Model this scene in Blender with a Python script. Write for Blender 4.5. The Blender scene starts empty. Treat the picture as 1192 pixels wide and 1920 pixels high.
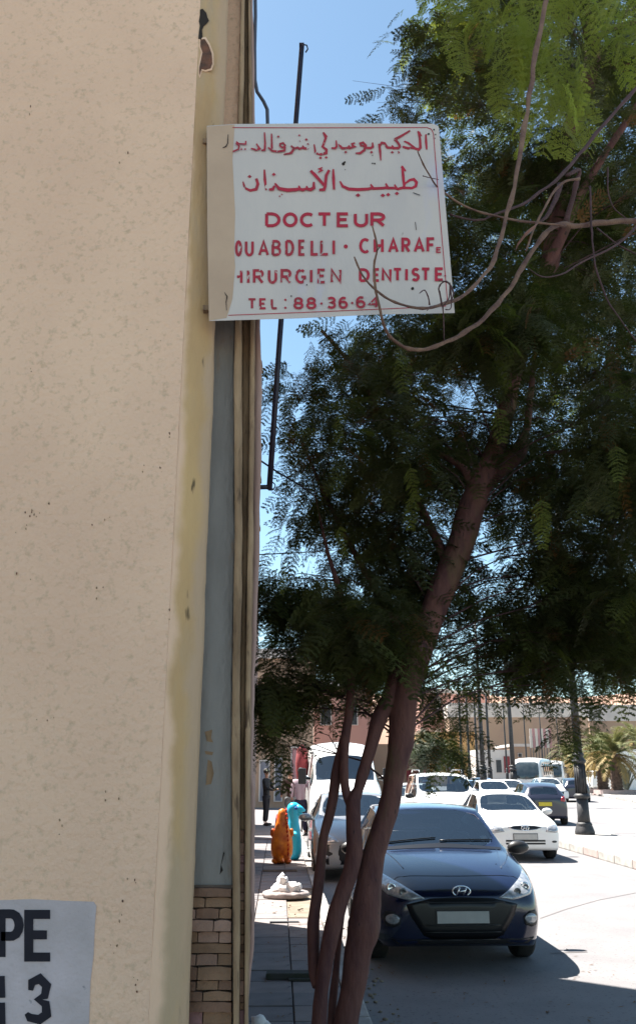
import bpy, bmesh, math, random
import numpy as np
from mathutils import Vector, Matrix, noise
from mathutils.bvhtree import BVHTree

# ------------------------------------------------------------------ camera, sky, sun, exposure
S = bpy.context.scene
C = S.collection
EYE = 1.82
PITCH = math.atan(487 / 1600)
cam_d = bpy.data.cameras.new('camera')
cam = bpy.data.objects.new('camera', cam_d)
C.objects.link(cam)
cam.location = (0, 0, EYE)
cam.rotation_euler = (math.pi / 2 + PITCH, 0, 0)
cam_d.sensor_fit = 'VERTICAL'
cam_d.sensor_height = 24
cam_d.lens = 24 * 1600 / 1920
cam_d.clip_start = 0.05
cam_d.clip_end = 5000
S.camera = cam

SUN_EL = math.radians(60)
SUN_TO = Vector((-0.80, 0.60, 0)).normalized()          # horizontal direction towards the sun
W = bpy.data.worlds.new('World')
S.world = W
W.use_nodes = True
wn = W.node_tree
sky = wn.nodes.new('ShaderNodeTexSky')
sky.sky_type = 'NISHITA'
sky.sun_disc = False
sky.sun_elevation = SUN_EL
sky.sun_rotation = math.atan2(SUN_TO.x, SUN_TO.y)
sky.altitude = 900
sky.air_density = 1.0
sky.dust_density = 0.5
sky.ozone_density = 0.4
wb = wn.nodes.new('ShaderNodeMix'); wb.data_type = 'RGBA'; wb.blend_type = 'MULTIPLY'; wb.inputs[0].default_value = 1
wb.inputs[7].default_value = (0.94, 1.03, 0.93, 1)          # the camera's white balance
wn.links.new(sky.outputs[0], wb.inputs[6]); wn.links.new(wb.outputs[2], wn.nodes['Background'].inputs[0])
wn.nodes['Background'].inputs[1].default_value = 0.064
sun_d = bpy.data.lights.new('sun', 'SUN')
sun_d.energy = 5.0
sun_d.angle = math.radians(0.5)
sun_d.color = (1.0, 0.95, 0.87)
sun = bpy.data.objects.new('sun', sun_d)
C.objects.link(sun)
sdir = Vector((SUN_TO.x * math.cos(SUN_EL), SUN_TO.y * math.cos(SUN_EL), math.sin(SUN_EL)))
sun.rotation_euler = sdir.to_track_quat('Z', 'Y').to_euler()
sun.location = (-20, 20, 40)
S.view_settings.view_transform = 'Standard'
S.view_settings.look = 'None'
S.view_settings.exposure = 1.98
S.view_settings.gamma = 1
S.view_settings.use_curve_mapping = False
S.cycles.max_bounces = 8
S.cycles.transparent_max_bounces = 12

# ------------------------------------------------------------------ helpers
SN, CS = math.sin(PITCH), math.cos(PITCH)
def P(px, py, D):
    """the world point seen at photo pixel (px, py) at ground distance D"""
    v = -(py - 960) / 1600
    t = D / (CS - v * SN)
    return Vector(((px - 596) / 1600 * t, D, EYE + (SN + v * CS) * t))
def GX(px, D, py=1447):
    return P(px, py, D).x

def tag(o, label=None, cat=None, group=None, kind=None):
    if label: o['label'] = label
    if cat: o['category'] = cat
    if group: o['group'] = group
    if kind: o['kind'] = kind
    return o
def empty(name, loc=(0, 0, 0), rz=0.0, label=None, cat=None, group=None):
    o = bpy.data.objects.new(name, None)
    o.empty_display_size = 0.1
    C.objects.link(o)
    o.location = loc
    o.rotation_euler = (0, 0, rz)
    return tag(o, label, cat, group)

class MB:
    def __init__(s): s.v = []; s.f = []; s.sm = []
    def add(s, vs, fs, smooth=False):
        b = len(s.v)
        s.v += [tuple(p) for p in vs]
        s.f += [tuple(i + b for i in f) for f in fs]
        s.sm += [smooth] * len(fs)
        return s
    def box(s, x0, x1, y0, y1, z0, z1, rz=0, c=None):
        vs = [Vector((x, y, z)) for z in (z0, z1) for x, y in ((x0, y0), (x1, y0), (x1, y1), (x0, y1))]
        if rz:
            c = c or Vector(((x0 + x1) / 2, (y0 + y1) / 2, 0))
            m = Matrix.Rotation(rz, 3, 'Z')
            vs = [m @ (v - c) + c for v in vs]
        return s.add(vs, [(3, 2, 1, 0), (4, 5, 6, 7), (0, 1, 5, 4), (1, 2, 6, 5), (2, 3, 7, 6), (3, 0, 4, 7)])
    def prism(s, bot, top):
        n = len(bot)
        return s.add(list(bot) + list(top), [tuple(range(n - 1, -1, -1)), tuple(range(n, 2 * n))] +
                     [(i, (i + 1) % n, n + (i + 1) % n, n + i) for i in range(n)])
    def tube(s, pts, rad, n=8, cap=True, squash=1.0):
        pts = [Vector(p) for p in pts]
        if not hasattr(rad, '__len__'): rad = [rad] * len(pts)
        vs = []; fs = []
        up = Vector((0, 0, 1))
        prev = None
        for i, p in enumerate(pts):
            d = (pts[min(i + 1, len(pts) - 1)] - pts[max(i - 1, 0)])
            if d.length < 1e-9: d = Vector((0, 0, 1))
            d.normalize()
            if prev is None:
                a = d.cross(up) if abs(d.z) < 0.95 else d.cross(Vector((0, 1, 0)))
            else:
                a = prev - d * prev.dot(d)
                if a.length < 1e-6: a = d.cross(up)
            a.normalize(); prev = a
            b = d.cross(a)
            for k in range(n):
                t = 2 * math.pi * k / n
                vs.append(p + (a * math.cos(t) + b * math.sin(t) * squash) * rad[i])
        for i in range(len(pts) - 1):
            for k in range(n):
                k2 = (k + 1) % n
                fs.append((i * n + k, i * n + k2, (i + 1) * n + k2, (i + 1) * n + k))
        if cap:
            fs.append(tuple(range(n - 1, -1, -1)))
            fs.append(tuple(range((len(pts) - 1) * n, len(pts) * n)))
        return s.add(vs, fs, True)
    def lathe(s, prof, c=(0, 0, 0), n=20, axis='z', closed=True):
        vs = []; fs = []
        c = Vector(c)
        for r, h in prof:
            for k in range(n):
                t = 2 * math.pi * k / n
                a, b = r * math.cos(t), r * math.sin(t)
                vs.append(c + (Vector((a, b, h)) if axis == 'z' else Vector((h, a, b)) if axis == 'x' else Vector((a, h, b))))
        m = len(prof)
        for i in range(m - 1):
            for k in range(n):
                k2 = (k + 1) % n
                fs.append((i * n + k, i * n + k2, (i + 1) * n + k2, (i + 1) * n + k))
        if closed:
            fs.append(tuple(range(n - 1, -1, -1))); fs.append(tuple(range((m - 1) * n, m * n)))
        return s.add(vs, fs, True)
    def ico(s, c, r, sub=2, scale=(1, 1, 1), wob=0, seed=0):
        bm = bmesh.new()
        bmesh.ops.create_icosphere(bm, subdivisions=sub, radius=1)
        vs = []
        for v in bm.verts:
            k = 1 + wob * noise.noise(v.co * 1.7 + Vector((seed, 0, 0)))
            vs.append(Vector(c) + Vector((v.co.x * scale[0], v.co.y * scale[1], v.co.z * scale[2])) * r * k)
        fs = [tuple(v.index for v in f.verts) for f in bm.faces]
        bm.free()
        return s.add(vs, fs, True)
    def build(s, name, mat, parent=None, smooth=None, bevel=0):
        me = bpy.data.meshes.new(name)
        me.from_pydata(s.v, [], s.f)
        me.polygons.foreach_set('use_smooth', [bool(x) if smooth is None else smooth for x in s.sm])
        if mat: me.materials.append(mat)
        me.update()
        bm = bmesh.new(); bm.from_mesh(me)
        if len(bm.faces) < 4000: bmesh.ops.recalc_face_normals(bm, faces=bm.faces)
        if bevel:
            bmesh.ops.bevel(bm, geom=[e for e in bm.edges if len(e.link_faces) == 2 and e.calc_face_angle(0) > 0.5],
                            offset=bevel, segments=2, affect='EDGES', profile=0.6)
        bm.to_mesh(me); bm.free()
        o = bpy.data.objects.new(name, me)
        C.objects.link(o)
        if parent: o.parent = parent
        return o

def copy_tree(o, parent=None):
    c = o.copy(); C.objects.link(c)
    if parent: c.parent = parent
    for ch in list(o.children): copy_tree(ch, c)
    return c

# ------------------------------------------------------------------ materials
def nt(m): return m.node_tree.nodes, m.node_tree.links
def mat(name, col, rough=0.7, col2=None, scale=6.0, detail=5, bump=0.0, bscale=40.0, metal=0.0, spec=0.4,
        specks=None, spk_scale=30, spk_th=0.68, col3=None, scale3=1.2, th3=0.6, coat=0.0, stretch=(1, 1, 1), soft=0.06):
    m = bpy.data.materials.new(name); m.use_nodes = True
    n, l = nt(m)
    b = n['Principled BSDF']
    b.inputs['Base Color'].default_value = (*col, 1)
    b.inputs['Roughness'].default_value = rough
    b.inputs['Metallic'].default_value = metal
    b.inputs['Specular IOR Level'].default_value = spec
    b.inputs['Coat Weight'].default_value = coat
    b.inputs['Coat Roughness'].default_value = 0.06
    tc = n.new('ShaderNodeTexCoord')
    mp = n.new('ShaderNodeMapping'); mp.inputs['Scale'].default_value = stretch
    l.new(tc.outputs['Object'], mp.inputs[0])
    def nz(sc, dt=5, w=0.55):
        t = n.new('ShaderNodeTexNoise'); t.inputs['Scale'].default_value = sc; t.inputs['Detail'].default_value = dt
        t.inputs['Roughness'].default_value = w
        l.new(mp.outputs[0], t.inputs['Vector']); return t
    def ramp(src, a, bb):
        r = n.new('ShaderNodeMapRange'); r.inputs[1].default_value = a; r.inputs[2].default_value = bb
        l.new(src, r.inputs[0]); return r.outputs[0]
    def mix(f, a, bb):
        x = n.new('ShaderNodeMix'); x.data_type = 'RGBA'
        l.new(f, x.inputs[0])
        for i, q in ((6, a), (7, bb)):
            if isinstance(q, tuple): x.inputs[i].default_value = (*q, 1)
            else: l.new(q, x.inputs[i])
        return x.outputs[2]
    cur = col
    if col2: cur = mix(ramp(nz(scale, detail).outputs[0], 0.35, 0.65), cur, col2)
    if col3: cur = mix(ramp(nz(scale3, 6, 0.6).outputs[0], th3, th3 + 0.1), cur, col3)
    if specks: cur = mix(ramp(nz(spk_scale, 3, 0.6).outputs[0], spk_th, spk_th + soft), cur, specks)
    if not isinstance(cur, tuple): l.new(cur, b.inputs['Base Color'])
    if bump:
        bp = n.new('ShaderNodeBump'); bp.inputs['Strength'].default_value = bump; bp.inputs['Distance'].default_value = 0.01
        l.new(nz(bscale, 6).outputs[0], bp.inputs['Height']); l.new(bp.outputs[0], b.inputs['Normal'])
    return m
def glassm(name, tint=(0.25, 0.3, 0.32), rough=0.02, f0=0.08):
    m = bpy.data.materials.new(name); m.use_nodes = True
    n, l = nt(m); n.remove(n['Principled BSDF'])
    tr = n.new('ShaderNodeBsdfTransparent'); tr.inputs[0].default_value = (*tint, 1)
    gl = n.new('ShaderNodeBsdfGlossy'); gl.inputs['Roughness'].default_value = rough
    lw = n.new('ShaderNodeFresnel'); lw.inputs['IOR'].default_value = 1.6
    ad = n.new('ShaderNodeMath'); ad.operation = 'ADD'; ad.use_clamp = True; ad.inputs[1].default_value = f0
    mx = n.new('ShaderNodeMixShader')
    l.new(lw.outputs[0], ad.inputs[0]); l.new(ad.outputs[0], mx.inputs[0])
    l.new(tr.outputs[0], mx.inputs[1]); l.new(gl.outputs[0], mx.inputs[2])
    l.new(mx.outputs[0], n['Material Output'].inputs[0])
    return m
def leafm(name, c1, c2, transl=0.3, tc=(0.25, 0.35, 0.05)):
    m = bpy.data.materials.new(name); m.use_nodes = True
    n, l = nt(m)
    b = n['Principled BSDF']; b.inputs['Roughness'].default_value = 0.6; b.inputs['Specular IOR Level'].default_value = 0.25
    t = n.new('ShaderNodeTexNoise'); t.inputs['Scale'].default_value = 2.5; t.inputs['Detail'].default_value = 6
    g = n.new('ShaderNodeTexCoord'); l.new(g.outputs['Object'], t.inputs['Vector'])
    x = n.new('ShaderNodeMix'); x.data_type = 'RGBA'
    r = n.new('ShaderNodeMapRange'); r.inputs[1].default_value = 0.35; r.inputs[2].default_value = 0.65
    l.new(t.outputs[0], r.inputs[0]); l.new(r.outputs[0], x.inputs[0])
    x.inputs[6].default_value = (*c1, 1); x.inputs[7].default_value = (*c2, 1)
    l.new(x.outputs[2], b.inputs['Base Color'])
    tl = n.new('ShaderNodeBsdfTranslucent'); tl.inputs[0].default_value = (*tc, 1)
    ms = n.new('ShaderNodeMixShader'); ms.inputs[0].default_value = transl
    l.new(b.outputs[0], ms.inputs[1]); l.new(tl.outputs[0], ms.inputs[2]); l.new(ms.outputs[0], n['Material Output'].inputs[0])
    return m

M = {}
M['plaster'] = mat('cream_plaster', (0.80, 0.535, 0.365), 0.92, (0.69, 0.445, 0.305), 1.1, 12, 0.8, 55, specks=(0.52, 0.36, 0.23), spk_scale=52, spk_th=0.54, soft=0.30,
                   col3=(0.36, 0.245, 0.16), scale3=20.0, th3=0.685)
M['corner'] = mat('yellowed_plaster', (0.58, 0.375, 0.175), 0.92, (0.44, 0.275, 0.14), 5, 8, 0.6, 60, specks=(0.15, 0.10, 0.05), spk_scale=26, spk_th=0.66,
                  col3=(0.46, 0.325, 0.20), scale3=4, th3=0.5, stretch=(1, 1, 0.25))
def corner_blend():
    n, l = nt(M['corner']); b = n['Principled BSDF']; src = b.inputs['Base Color'].links[0].from_socket
    tc = n.new('ShaderNodeTexCoord'); sx = n.new('ShaderNodeSeparateXYZ'); l.new(tc.outputs['Object'], sx.inputs[0])
    t = n.new('ShaderNodeTexNoise'); t.inputs['Scale'].default_value = 7; t.inputs['Detail'].default_value = 8; l.new(tc.outputs['Object'], t.inputs['Vector'])
    a = n.new('ShaderNodeMath'); a.operation = 'MULTIPLY_ADD'; a.inputs[1].default_value = .07; l.new(t.outputs[0], a.inputs[0]); l.new(sx.outputs[0], a.inputs[2])
    az = n.new('ShaderNodeMath'); az.operation = 'MULTIPLY_ADD'; az.inputs[1].default_value = .0125; l.new(sx.outputs[2], az.inputs[0]); l.new(a.outputs[0], az.inputs[2])
    for lo, hi, col, flip in ((-.322, -.292, (0.74, 0.49, 0.33), True), (-.305, -.275, (0.50, 0.34, 0.215), False)):
        m_ = n.new('ShaderNodeMapRange'); m_.interpolation_type = 'SMOOTHSTEP'; m_.inputs[1].default_value = lo; m_.inputs[2].default_value = hi
        if flip: m_.inputs[3].default_value = 1; m_.inputs[4].default_value = 0
        l.new((az if flip else a).outputs[0], m_.inputs[0]); x = n.new('ShaderNodeMix'); x.data_type = 'RGBA'; l.new(m_.outputs[0], x.inputs[0]); l.new(src, x.inputs[6]); x.inputs[7].default_value = (*col, 1); src = x.outputs[2]
    l.new(src, b.inputs['Base Color'])
corner_blend()
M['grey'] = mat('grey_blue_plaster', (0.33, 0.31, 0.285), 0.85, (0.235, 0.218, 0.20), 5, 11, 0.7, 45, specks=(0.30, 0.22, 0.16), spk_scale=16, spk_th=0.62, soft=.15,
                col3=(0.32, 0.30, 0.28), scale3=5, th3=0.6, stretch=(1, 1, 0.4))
M['brown'] = mat('brown_plaster', (0.40, 0.265, 0.155), 0.9, (0.20, 0.125, 0.07), 20, 10, 0.9, 60, specks=(0.10, 0.06, 0.035), spk_scale=48, spk_th=0.60, soft=.12, stretch=(1, 1, 0.22))
M['pinkpl'] = mat('pinkish_plaster', (0.43, 0.29, 0.25), 0.9, (0.33, 0.20, 0.16), 7, 7, 0.4, 50, specks=(0.12, 0.06, 0.04), spk_scale=22, spk_th=0.66, stretch=(1, 1, 0.2))
M['hole'] = mat('exposed_brick_red', (0.20, 0.085, 0.05), 0.95, (0.09, 0.05, 0.035), 30, 5, 0.8, 90)
M['holedark'] = mat('dark_cavity', (0.03, 0.022, 0.018), 1)
M['stone'] = [mat('split_stone_%d' % i, c, 0.9, tuple(q * 0.62 for q in c), 9, 7, 0.8, 45) for i, c in
              enumerate([(0.32, 0.19, 0.135), (0.25, 0.145, 0.085), (0.29, 0.155, 0.145), (0.20, 0.11, 0.07)])]
M['mortar'] = mat('mortar', (0.20, 0.14, 0.11), 0.95, (0.13, 0.09, 0.07), 20, 5, 0.5, 60)
M['board'] = mat('sign_white_paint', (0.57, 0.505, 0.45), 0.75, (0.51, 0.455, 0.42), 8, 6, 0.15, 60, specks=(0.16, 0.12, 0.10), spk_scale=26, spk_th=0.73,
                 col3=(0.50, 0.46, 0.50), scale3=5, th3=0.6, stretch=(1, 1, 0.35))
M['boardcream'] = mat('sign_overpaint_cream', (0.52, 0.365, 0.25), 0.85, (0.46, 0.32, 0.22), 6, 6, 0.2, 60, specks=(0.14, 0.09, 0.06), spk_scale=40, spk_th=0.72)
M['signtext'] = mat('faded_red_paint', (0.45, 0.02, 0.045), 0.7, (0.35, 0.02, 0.04), 30, 4)
def wornred(name, th):
    m = mat(name, (0.42, 0.025, 0.045), 0.7, (0.28, 0.03, 0.04), 40, 4)
    n, l = nt(m); b = n['Principled BSDF']
    tc = n.new('ShaderNodeTexCoord'); mp = n.new('ShaderNodeMapping'); mp.inputs['Scale'].default_value = (1, 1, 0.4)
    t = n.new('ShaderNodeTexNoise'); t.inputs['Scale'].default_value = 95; t.inputs['Detail'].default_value = 4
    l.new(tc.outputs['Object'], mp.inputs[0]); l.new(mp.outputs[0], t.inputs['Vector'])
    r = n.new('ShaderNodeMapRange'); r.inputs[1].default_value = th; r.inputs[2].default_value = th + 0.05
    l.new(t.outputs[0], r.inputs[0]); l.new(r.outputs[0], b.inputs['Alpha'])
    return m
M['worn'] = wornred('worn_red_paint', 0.365)
M['worn0'] = wornred('lightly_worn_red_paint', 0.33)
M['ink'] = mat('black_brushed_paint', (0.006, 0.005, 0.01), 0.8, (0.012, 0.01, 0.018), 20, 4)
M['patch'] = mat('pale_lavender_whitewash', (0.53, 0.45, 0.45), 0.85, (0.42, 0.36, 0.35), 7, 6, 0.35, 60, specks=(0.30, 0.27, 0.27), spk_scale=40, spk_th=0.68)
M['pipe'] = mat('dark_painted_steel', (0.012, 0.012, 0.03), 0.45, (0.03, 0.022, 0.035), 12, 4)
M['cable'] = mat('grey_blue_cable', (0.10, 0.11, 0.15), 0.6)
M['cablepink'] = mat('brown_cable', (0.22, 0.14, 0.16), 0.6)
M['road'] = mat('dusty_asphalt', (0.195, 0.186, 0.188), 0.92, (0.16, 0.153, 0.158), 1.3, 12, 0.5, 150, specks=(0.11, 0.105, 0.11), spk_scale=26, spk_th=0.60, col3=(0.14, 0.135, 0.14), scale3=.55, th3=.58)
M['kerb'] = mat('whitewashed_kerb', (0.42, 0.40, 0.38), 0.9, (0.26, 0.25, 0.235), 4, 7, 0.4, 50)
M['kerbpink'] = mat('faded_red_kerb', (0.40, 0.315, 0.295), 0.9, (0.32, 0.25, 0.235), 4, 7, 0.4, 50)
M['tile'] = [mat('paving_%d' % i, c, 0.85, tuple(q * 0.8 for q in c), 5, 8, 0.3, 60, specks=(0.07, 0.065, 0.07), spk_scale=9, spk_th=0.68) for i, c in
             enumerate([(0.20, 0.18, 0.18), (0.17, 0.155, 0.16), (0.22, 0.19, 0.185)])]
M['slab'] = mat('pavement_bed', (0.13, 0.12, 0.115), 0.95, (0.09, 0.08, 0.08), 8, 6)
M['soil'] = mat('dry_soil', (0.22, 0.18, 0.14), 0.95, (0.15, 0.12, 0.09), 6, 8, 0.8, 30)
M['island'] = mat('dusty_concrete', (0.27, 0.255, 0.24), 0.9, (0.21, 0.2, 0.19), 3, 8, 0.3, 60)
M['bark'] = mat('smooth_red_brown_bark', (0.155, 0.066, 0.052), 0.85, (0.085, 0.034, 0.034), 12, 10, 1.0, 40, specks=(0.035, 0.02, 0.02), spk_scale=26, spk_th=0.66,
                col3=(0.13, 0.092, 0.042), scale3=2.2, th3=0.55, stretch=(1, 1, 0.35))
M['twig'] = mat('pale_twig_bark', (0.22, 0.13, 0.085), 0.8, (0.11, 0.055, 0.045), 18, 5, 0.5, 90)
M['twigdark'] = mat('dark_twig_bark', (0.10, 0.05, 0.05), 0.8, (0.06, 0.03, 0.03), 18, 5, 0.5, 90)
M['pod'] = mat('brown_seed_pod', (0.22, 0.10, 0.07), 0.7, (0.14, 0.06, 0.04), 20, 4)
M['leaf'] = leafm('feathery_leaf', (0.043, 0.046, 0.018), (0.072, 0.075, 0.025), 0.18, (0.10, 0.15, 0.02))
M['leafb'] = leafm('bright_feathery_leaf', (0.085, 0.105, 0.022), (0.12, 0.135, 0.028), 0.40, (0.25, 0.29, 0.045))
M['leafmid'] = leafm('olive_lit_toned_leaf', (0.055, 0.07, 0.02), (0.09, 0.10, 0.03), 0.3, (0.2, 0.24, 0.03))  # lighter copy of the crown leaf, lit-leaf tone put into its colour
M['leafspray'] = leafm('painted_sunlit_leaf', (0.12, 0.15, 0.028), (0.16, 0.185, 0.035), 0.5, (0.42, 0.47, 0.07))  # sunlight on the near sprays is put into this leaf colour
M['leafdry'] = leafm('dry_brown_leaf', (0.11, 0.055, 0.02), (0.14, 0.07, 0.02), 0.3, (0.25, 0.12, 0.03))
M['palm'] = leafm('palm_leaf', (0.10, 0.13, 0.06), (0.16, 0.15, 0.06), 0.2, (0.2, 0.2, 0.06))
M['palmdry'] = leafm('palm_leaf_dry', (0.30, 0.22, 0.09), (0.22, 0.16, 0.06), 0.2, (0.3, 0.2, 0.06))
M['palmtrunk'] = mat('palm_trunk', (0.15, 0.10, 0.075), 0.95, (0.07, 0.045, 0.035), 5, 6, 1.0, 12)
def paint(name, c, rough=0.25, coat=0.8, metal=0.0):
    return mat(name, c, rough, tuple(q * 0.93 for q in c), 2, 4, coat=coat, metal=metal)
M['blue'] = paint('dark_blue_car_paint', (0.004, 0.008, 0.032), 0.22, 0.9, 0.1)
M['white'] = paint('white_car_paint', (0.72, 0.72, 0.71), 0.35, 0.6)
M['silver'] = paint('silver_car_paint', (0.25, 0.255, 0.27), 0.3, 0.8, 0.4)
M['darkcar'] = paint('very_dark_car_paint', (0.02, 0.022, 0.04), 0.3, 0.8)
M['bluegrey'] = paint('steel_blue_car_paint', (0.16, 0.24, 0.36), 0.3, 0.8)
M['glass'] = glassm('car_glass', (0.66, 0.72, 0.74), 0.02, 0.12)
M['blackpl'] = mat('black_plastic', (0.012, 0.012, 0.014), 0.45, (0.02, 0.02, 0.022), 20, 4)
M['grillem'] = mat('grille_black', (0.006, 0.006, 0.008), 0.35)
M['tyre'] = mat('tyre_rubber', (0.015, 0.015, 0.015), 0.9, (0.03, 0.028, 0.026), 20, 4)
M['rim'] = mat('alloy_rim', (0.35, 0.35, 0.36), 0.35, metal=0.8)
M['chrome'] = mat('chrome', (0.75, 0.76, 0.78), 0.15, metal=1.0)
M['lamp'] = mat('headlamp_clear', (0.42, 0.43, 0.45), 0.12, (0.20, 0.21, 0.23), 22, 3, coat=1.0, metal=0.3)
M['lampd'] = mat('headlamp_dark', (0.05, 0.055, 0.06), 0.12, (0.14, 0.15, 0.16), 24, 3, coat=1.0)  # dark tone for the smaller headlamp reflectors
M['plate'] = mat('blank_plate_grey', (0.42, 0.42, 0.40), 0.6, (0.37, 0.37, 0.36), 10, 4)
M['plateframe'] = mat('plate_surround', (0.55, 0.55, 0.53), 0.5)
M['plateyel'] = mat('yellow_plate', (0.62, 0.48, 0.03), 0.5, (0.5, 0.4, 0.05), 20, 3)
M['taillamp'] = mat('red_tail_lamp', (0.30, 0.012, 0.01), 0.2, coat=1.0)
M['seat'] = mat('seat_fabric', (0.18, 0.19, 0.20), 0.9, (0.12, 0.13, 0.14), 14, 4)
M['paper'] = mat('white_paper', (0.7, 0.7, 0.7), 0.8)
M['cabin'] = mat('cabin_lining', (0.05, 0.055, 0.06), 0.9)
M['iron'] = mat('dark_cast_iron', (0.022, 0.024, 0.028), 0.55, (0.045, 0.042, 0.042), 9, 6, 0.4, 40)
M['pinkred'] = mat('faded_red_paint_base', (0.45, 0.22, 0.22), 0.85, (0.35, 0.2, 0.2), 6, 5)

# ------------------------------------------------------------------ ground, road, pavement
def struct(name, mb, m, parent=None, **k):
    o = mb.build(name, m, parent, **k)
    if not parent: o['kind'] = 'structure'
    return o
g = MB(); g.add([(-900, -60, 0), (900, -60, 0), (900, 1500, 0), (-900, 1500, 0)], [(0, 1, 2, 3)])
struct('road', g, M['road'])
KS = -0.0437                                  # the street runs 2.5 degrees to the left of the view
def kx(D): return 0.40 + KS * (D - 6.4)       # kerb face
PZ = 0.14
pv = MB()
pv.prism([(-8, -4, 0.0), (kx(-4) - 0.15, -4, 0.0), (kx(60) - 0.15, 60, 0.0), (-8, 60, 0.0)], [(-8, -4, PZ - 0.03), (kx(-4) - 0.15, -4, PZ - 0.03), (kx(60) - 0.15, 60, PZ - 0.03), (-8, 60, PZ - 0.03)])
pave = struct('pavement', pv, M['slab'])
random.seed(3)
base_tiles = []
TS = 0.40
# three bevelled tile meshes, shared
for k in range(3):
    t = MB(); t.box(-TS / 2 + 0.006, TS / 2 - 0.006, -TS / 2 + 0.006, TS / 2 - 0.006, 0, 0.03)
    o = t.build('paving_tile', M['tile'][k], pave, bevel=0.006); base_tiles.append(o)
first = [True] * 3
ANG = math.atan(-KS)
for j in range(48):
    D = 4.6 + j * TS
    for i in range(1, 9):
        X = kx(D) - 0.15 - (i - 0.5) * TS
        if X < -1.0 - D * 0.085: break
        if i == 1 and 17 <= j <= 23: continue          # the planting pits
        if i <= 2 and j in (2, 3, 4): continue
        k = random.randrange(3)
        if first[k]: o = base_tiles[k]; first[k] = False
        else: o = base_tiles[k].copy(); C.objects.link(o)
        o.location = (X, D, PZ - 0.03 + random.uniform(-0.004, 0.004))
        o.rotation_euler = (random.uniform(-.008, .008), random.uniform(-.008, .008), ANG + random.uniform(-.004, .004))
far_p = MB(); far_p.prism([(-8, 23.9, PZ - 0.029), (kx(23.9) - 0.16, 23.9, PZ - 0.029), (kx(60) - 0.16, 60, PZ - 0.029), (-8, 60, PZ - 0.029)],
                          [(-8, 23.9, PZ), (kx(23.9) - 0.16, 23.9, PZ), (kx(60) - 0.16, 60, PZ), (-8, 60, PZ)])
far_p.build('far_paving', M['tile'][0], pave)
# kerb stones
kb = MB(); kb.box(-0.07, 0.07, -0.485, 0.485, 0, PZ + 0.005)
k0 = kb.build('kerb_stone', M['kerb'], pave, bevel=0.015)
n = 0
for j in range(40):
    D = 4.4 + j * 1.0
    o = k0 if j == 0 else k0.copy()
    if j: C.objects.link(o)
    o.location = (kx(D) - 0.075, D, random.uniform(-0.006, 0.004)); o.rotation_euler = (0, 0, ANG + random.uniform(-.01, .01))
# soil in the pits round the trees
so = MB()
for (D0, D1, wd_) in ((5.15, 6.7, .8), (11.4, 14.2, .40)):
    so.add([(kx(D0) - 0.16 - wd_, D0, PZ - 0.022), (kx(D0) - 0.16, D0, PZ - 0.022), (kx(D1) - 0.16, D1, PZ - 0.022), (kx(D1) - .16 - wd_, D1, PZ - 0.022)], [(0, 1, 2, 3)])
struct('soil_pit', so, M['soil'])

# median island
def ix(D): return 6.15 - 0.025 * (D - 18)
isl = MB()
out = [(ix(8) , 8), (ix(26), 26), (ix(26) + 0.4, 27), (ix(26) + 1.2, 27.6), (ix(26) + 1.9, 27), (ix(26) + 2.2, 26), (ix(8) + 2.2, 8)]
isl.prism([(x + 0.15 if i < 3 else x - 0.15 if i > 3 else x, y, 0.0) for i, (x, y) in enumerate(out)], [(x + 0.15 if i < 3 else x - 0.15 if i > 3 else x, y, 0.16) for i, (x, y) in enumerate(out)])
island = struct('median_pavement', isl, M['island'])
kb2 = MB(); kb2.box(0, 0.15, -0.49, 0.49, 0, 0.18)
kw = kb2.build('kerb_stone', M['kerb'], island, bevel=0.02)
kp = MB(); kp.box(0, 0.15, -0.49, 0.49, 0, 0.18)
kpi = kp.build('kerb_stone', M['kerbpink'], island, bevel=0.02)
fw = fp = True
for j in range(18):
    D = 8.5 + j
    for side in (0, 1):
        pink = j in (3, 9, 12)
        src = kpi if pink else kw
        if pink and fp: o = src; fp = False
        elif not pink and fw: o = src; fw = False
        else: o = src.copy(); C.objects.link(o)
        o.location = (ix(D) + (2.05 if side else 0), D, random.uniform(-.008, .006)); o.rotation_euler = (0, 0, 0.025)
# far plaza to the right beyond the other carriageway
def rx(D): return 19 + (D - 51) * 0.167
pl = MB(); pl.prism([(rx(30), 30, 0), (120, 30, 0), (120, 150, 0), (rx(150), 150, 0)], [(rx(30), 30, 0.15), (120, 30, 0.15), (120, 150, 0.15), (rx(150), 150, 0.15)])
plaza = struct('plaza_pavement', pl, M['island'])
for j in range(22):
    D = 34 + j * 3.0
    kbb = MB(); kbb.box(-0.2, 0.15, -1.47, 1.47, 0, 0.19)
    src = 'w'
    if j == 0: fa = kbb.build('kerb_stone', M['kerb'], plaza, bevel=0.02); o = fa
    elif j == 1: fb = kbb.build('kerb_stone', M['kerbpink'], plaza, bevel=0.02); o = fb
    else: o = (fb if j in (6, 9, 13) else fa).copy(); C.objects.link(o)
    o.location = (rx(D), D, 0); o.rotation_euler = (0, 0, -0.166)

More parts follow.
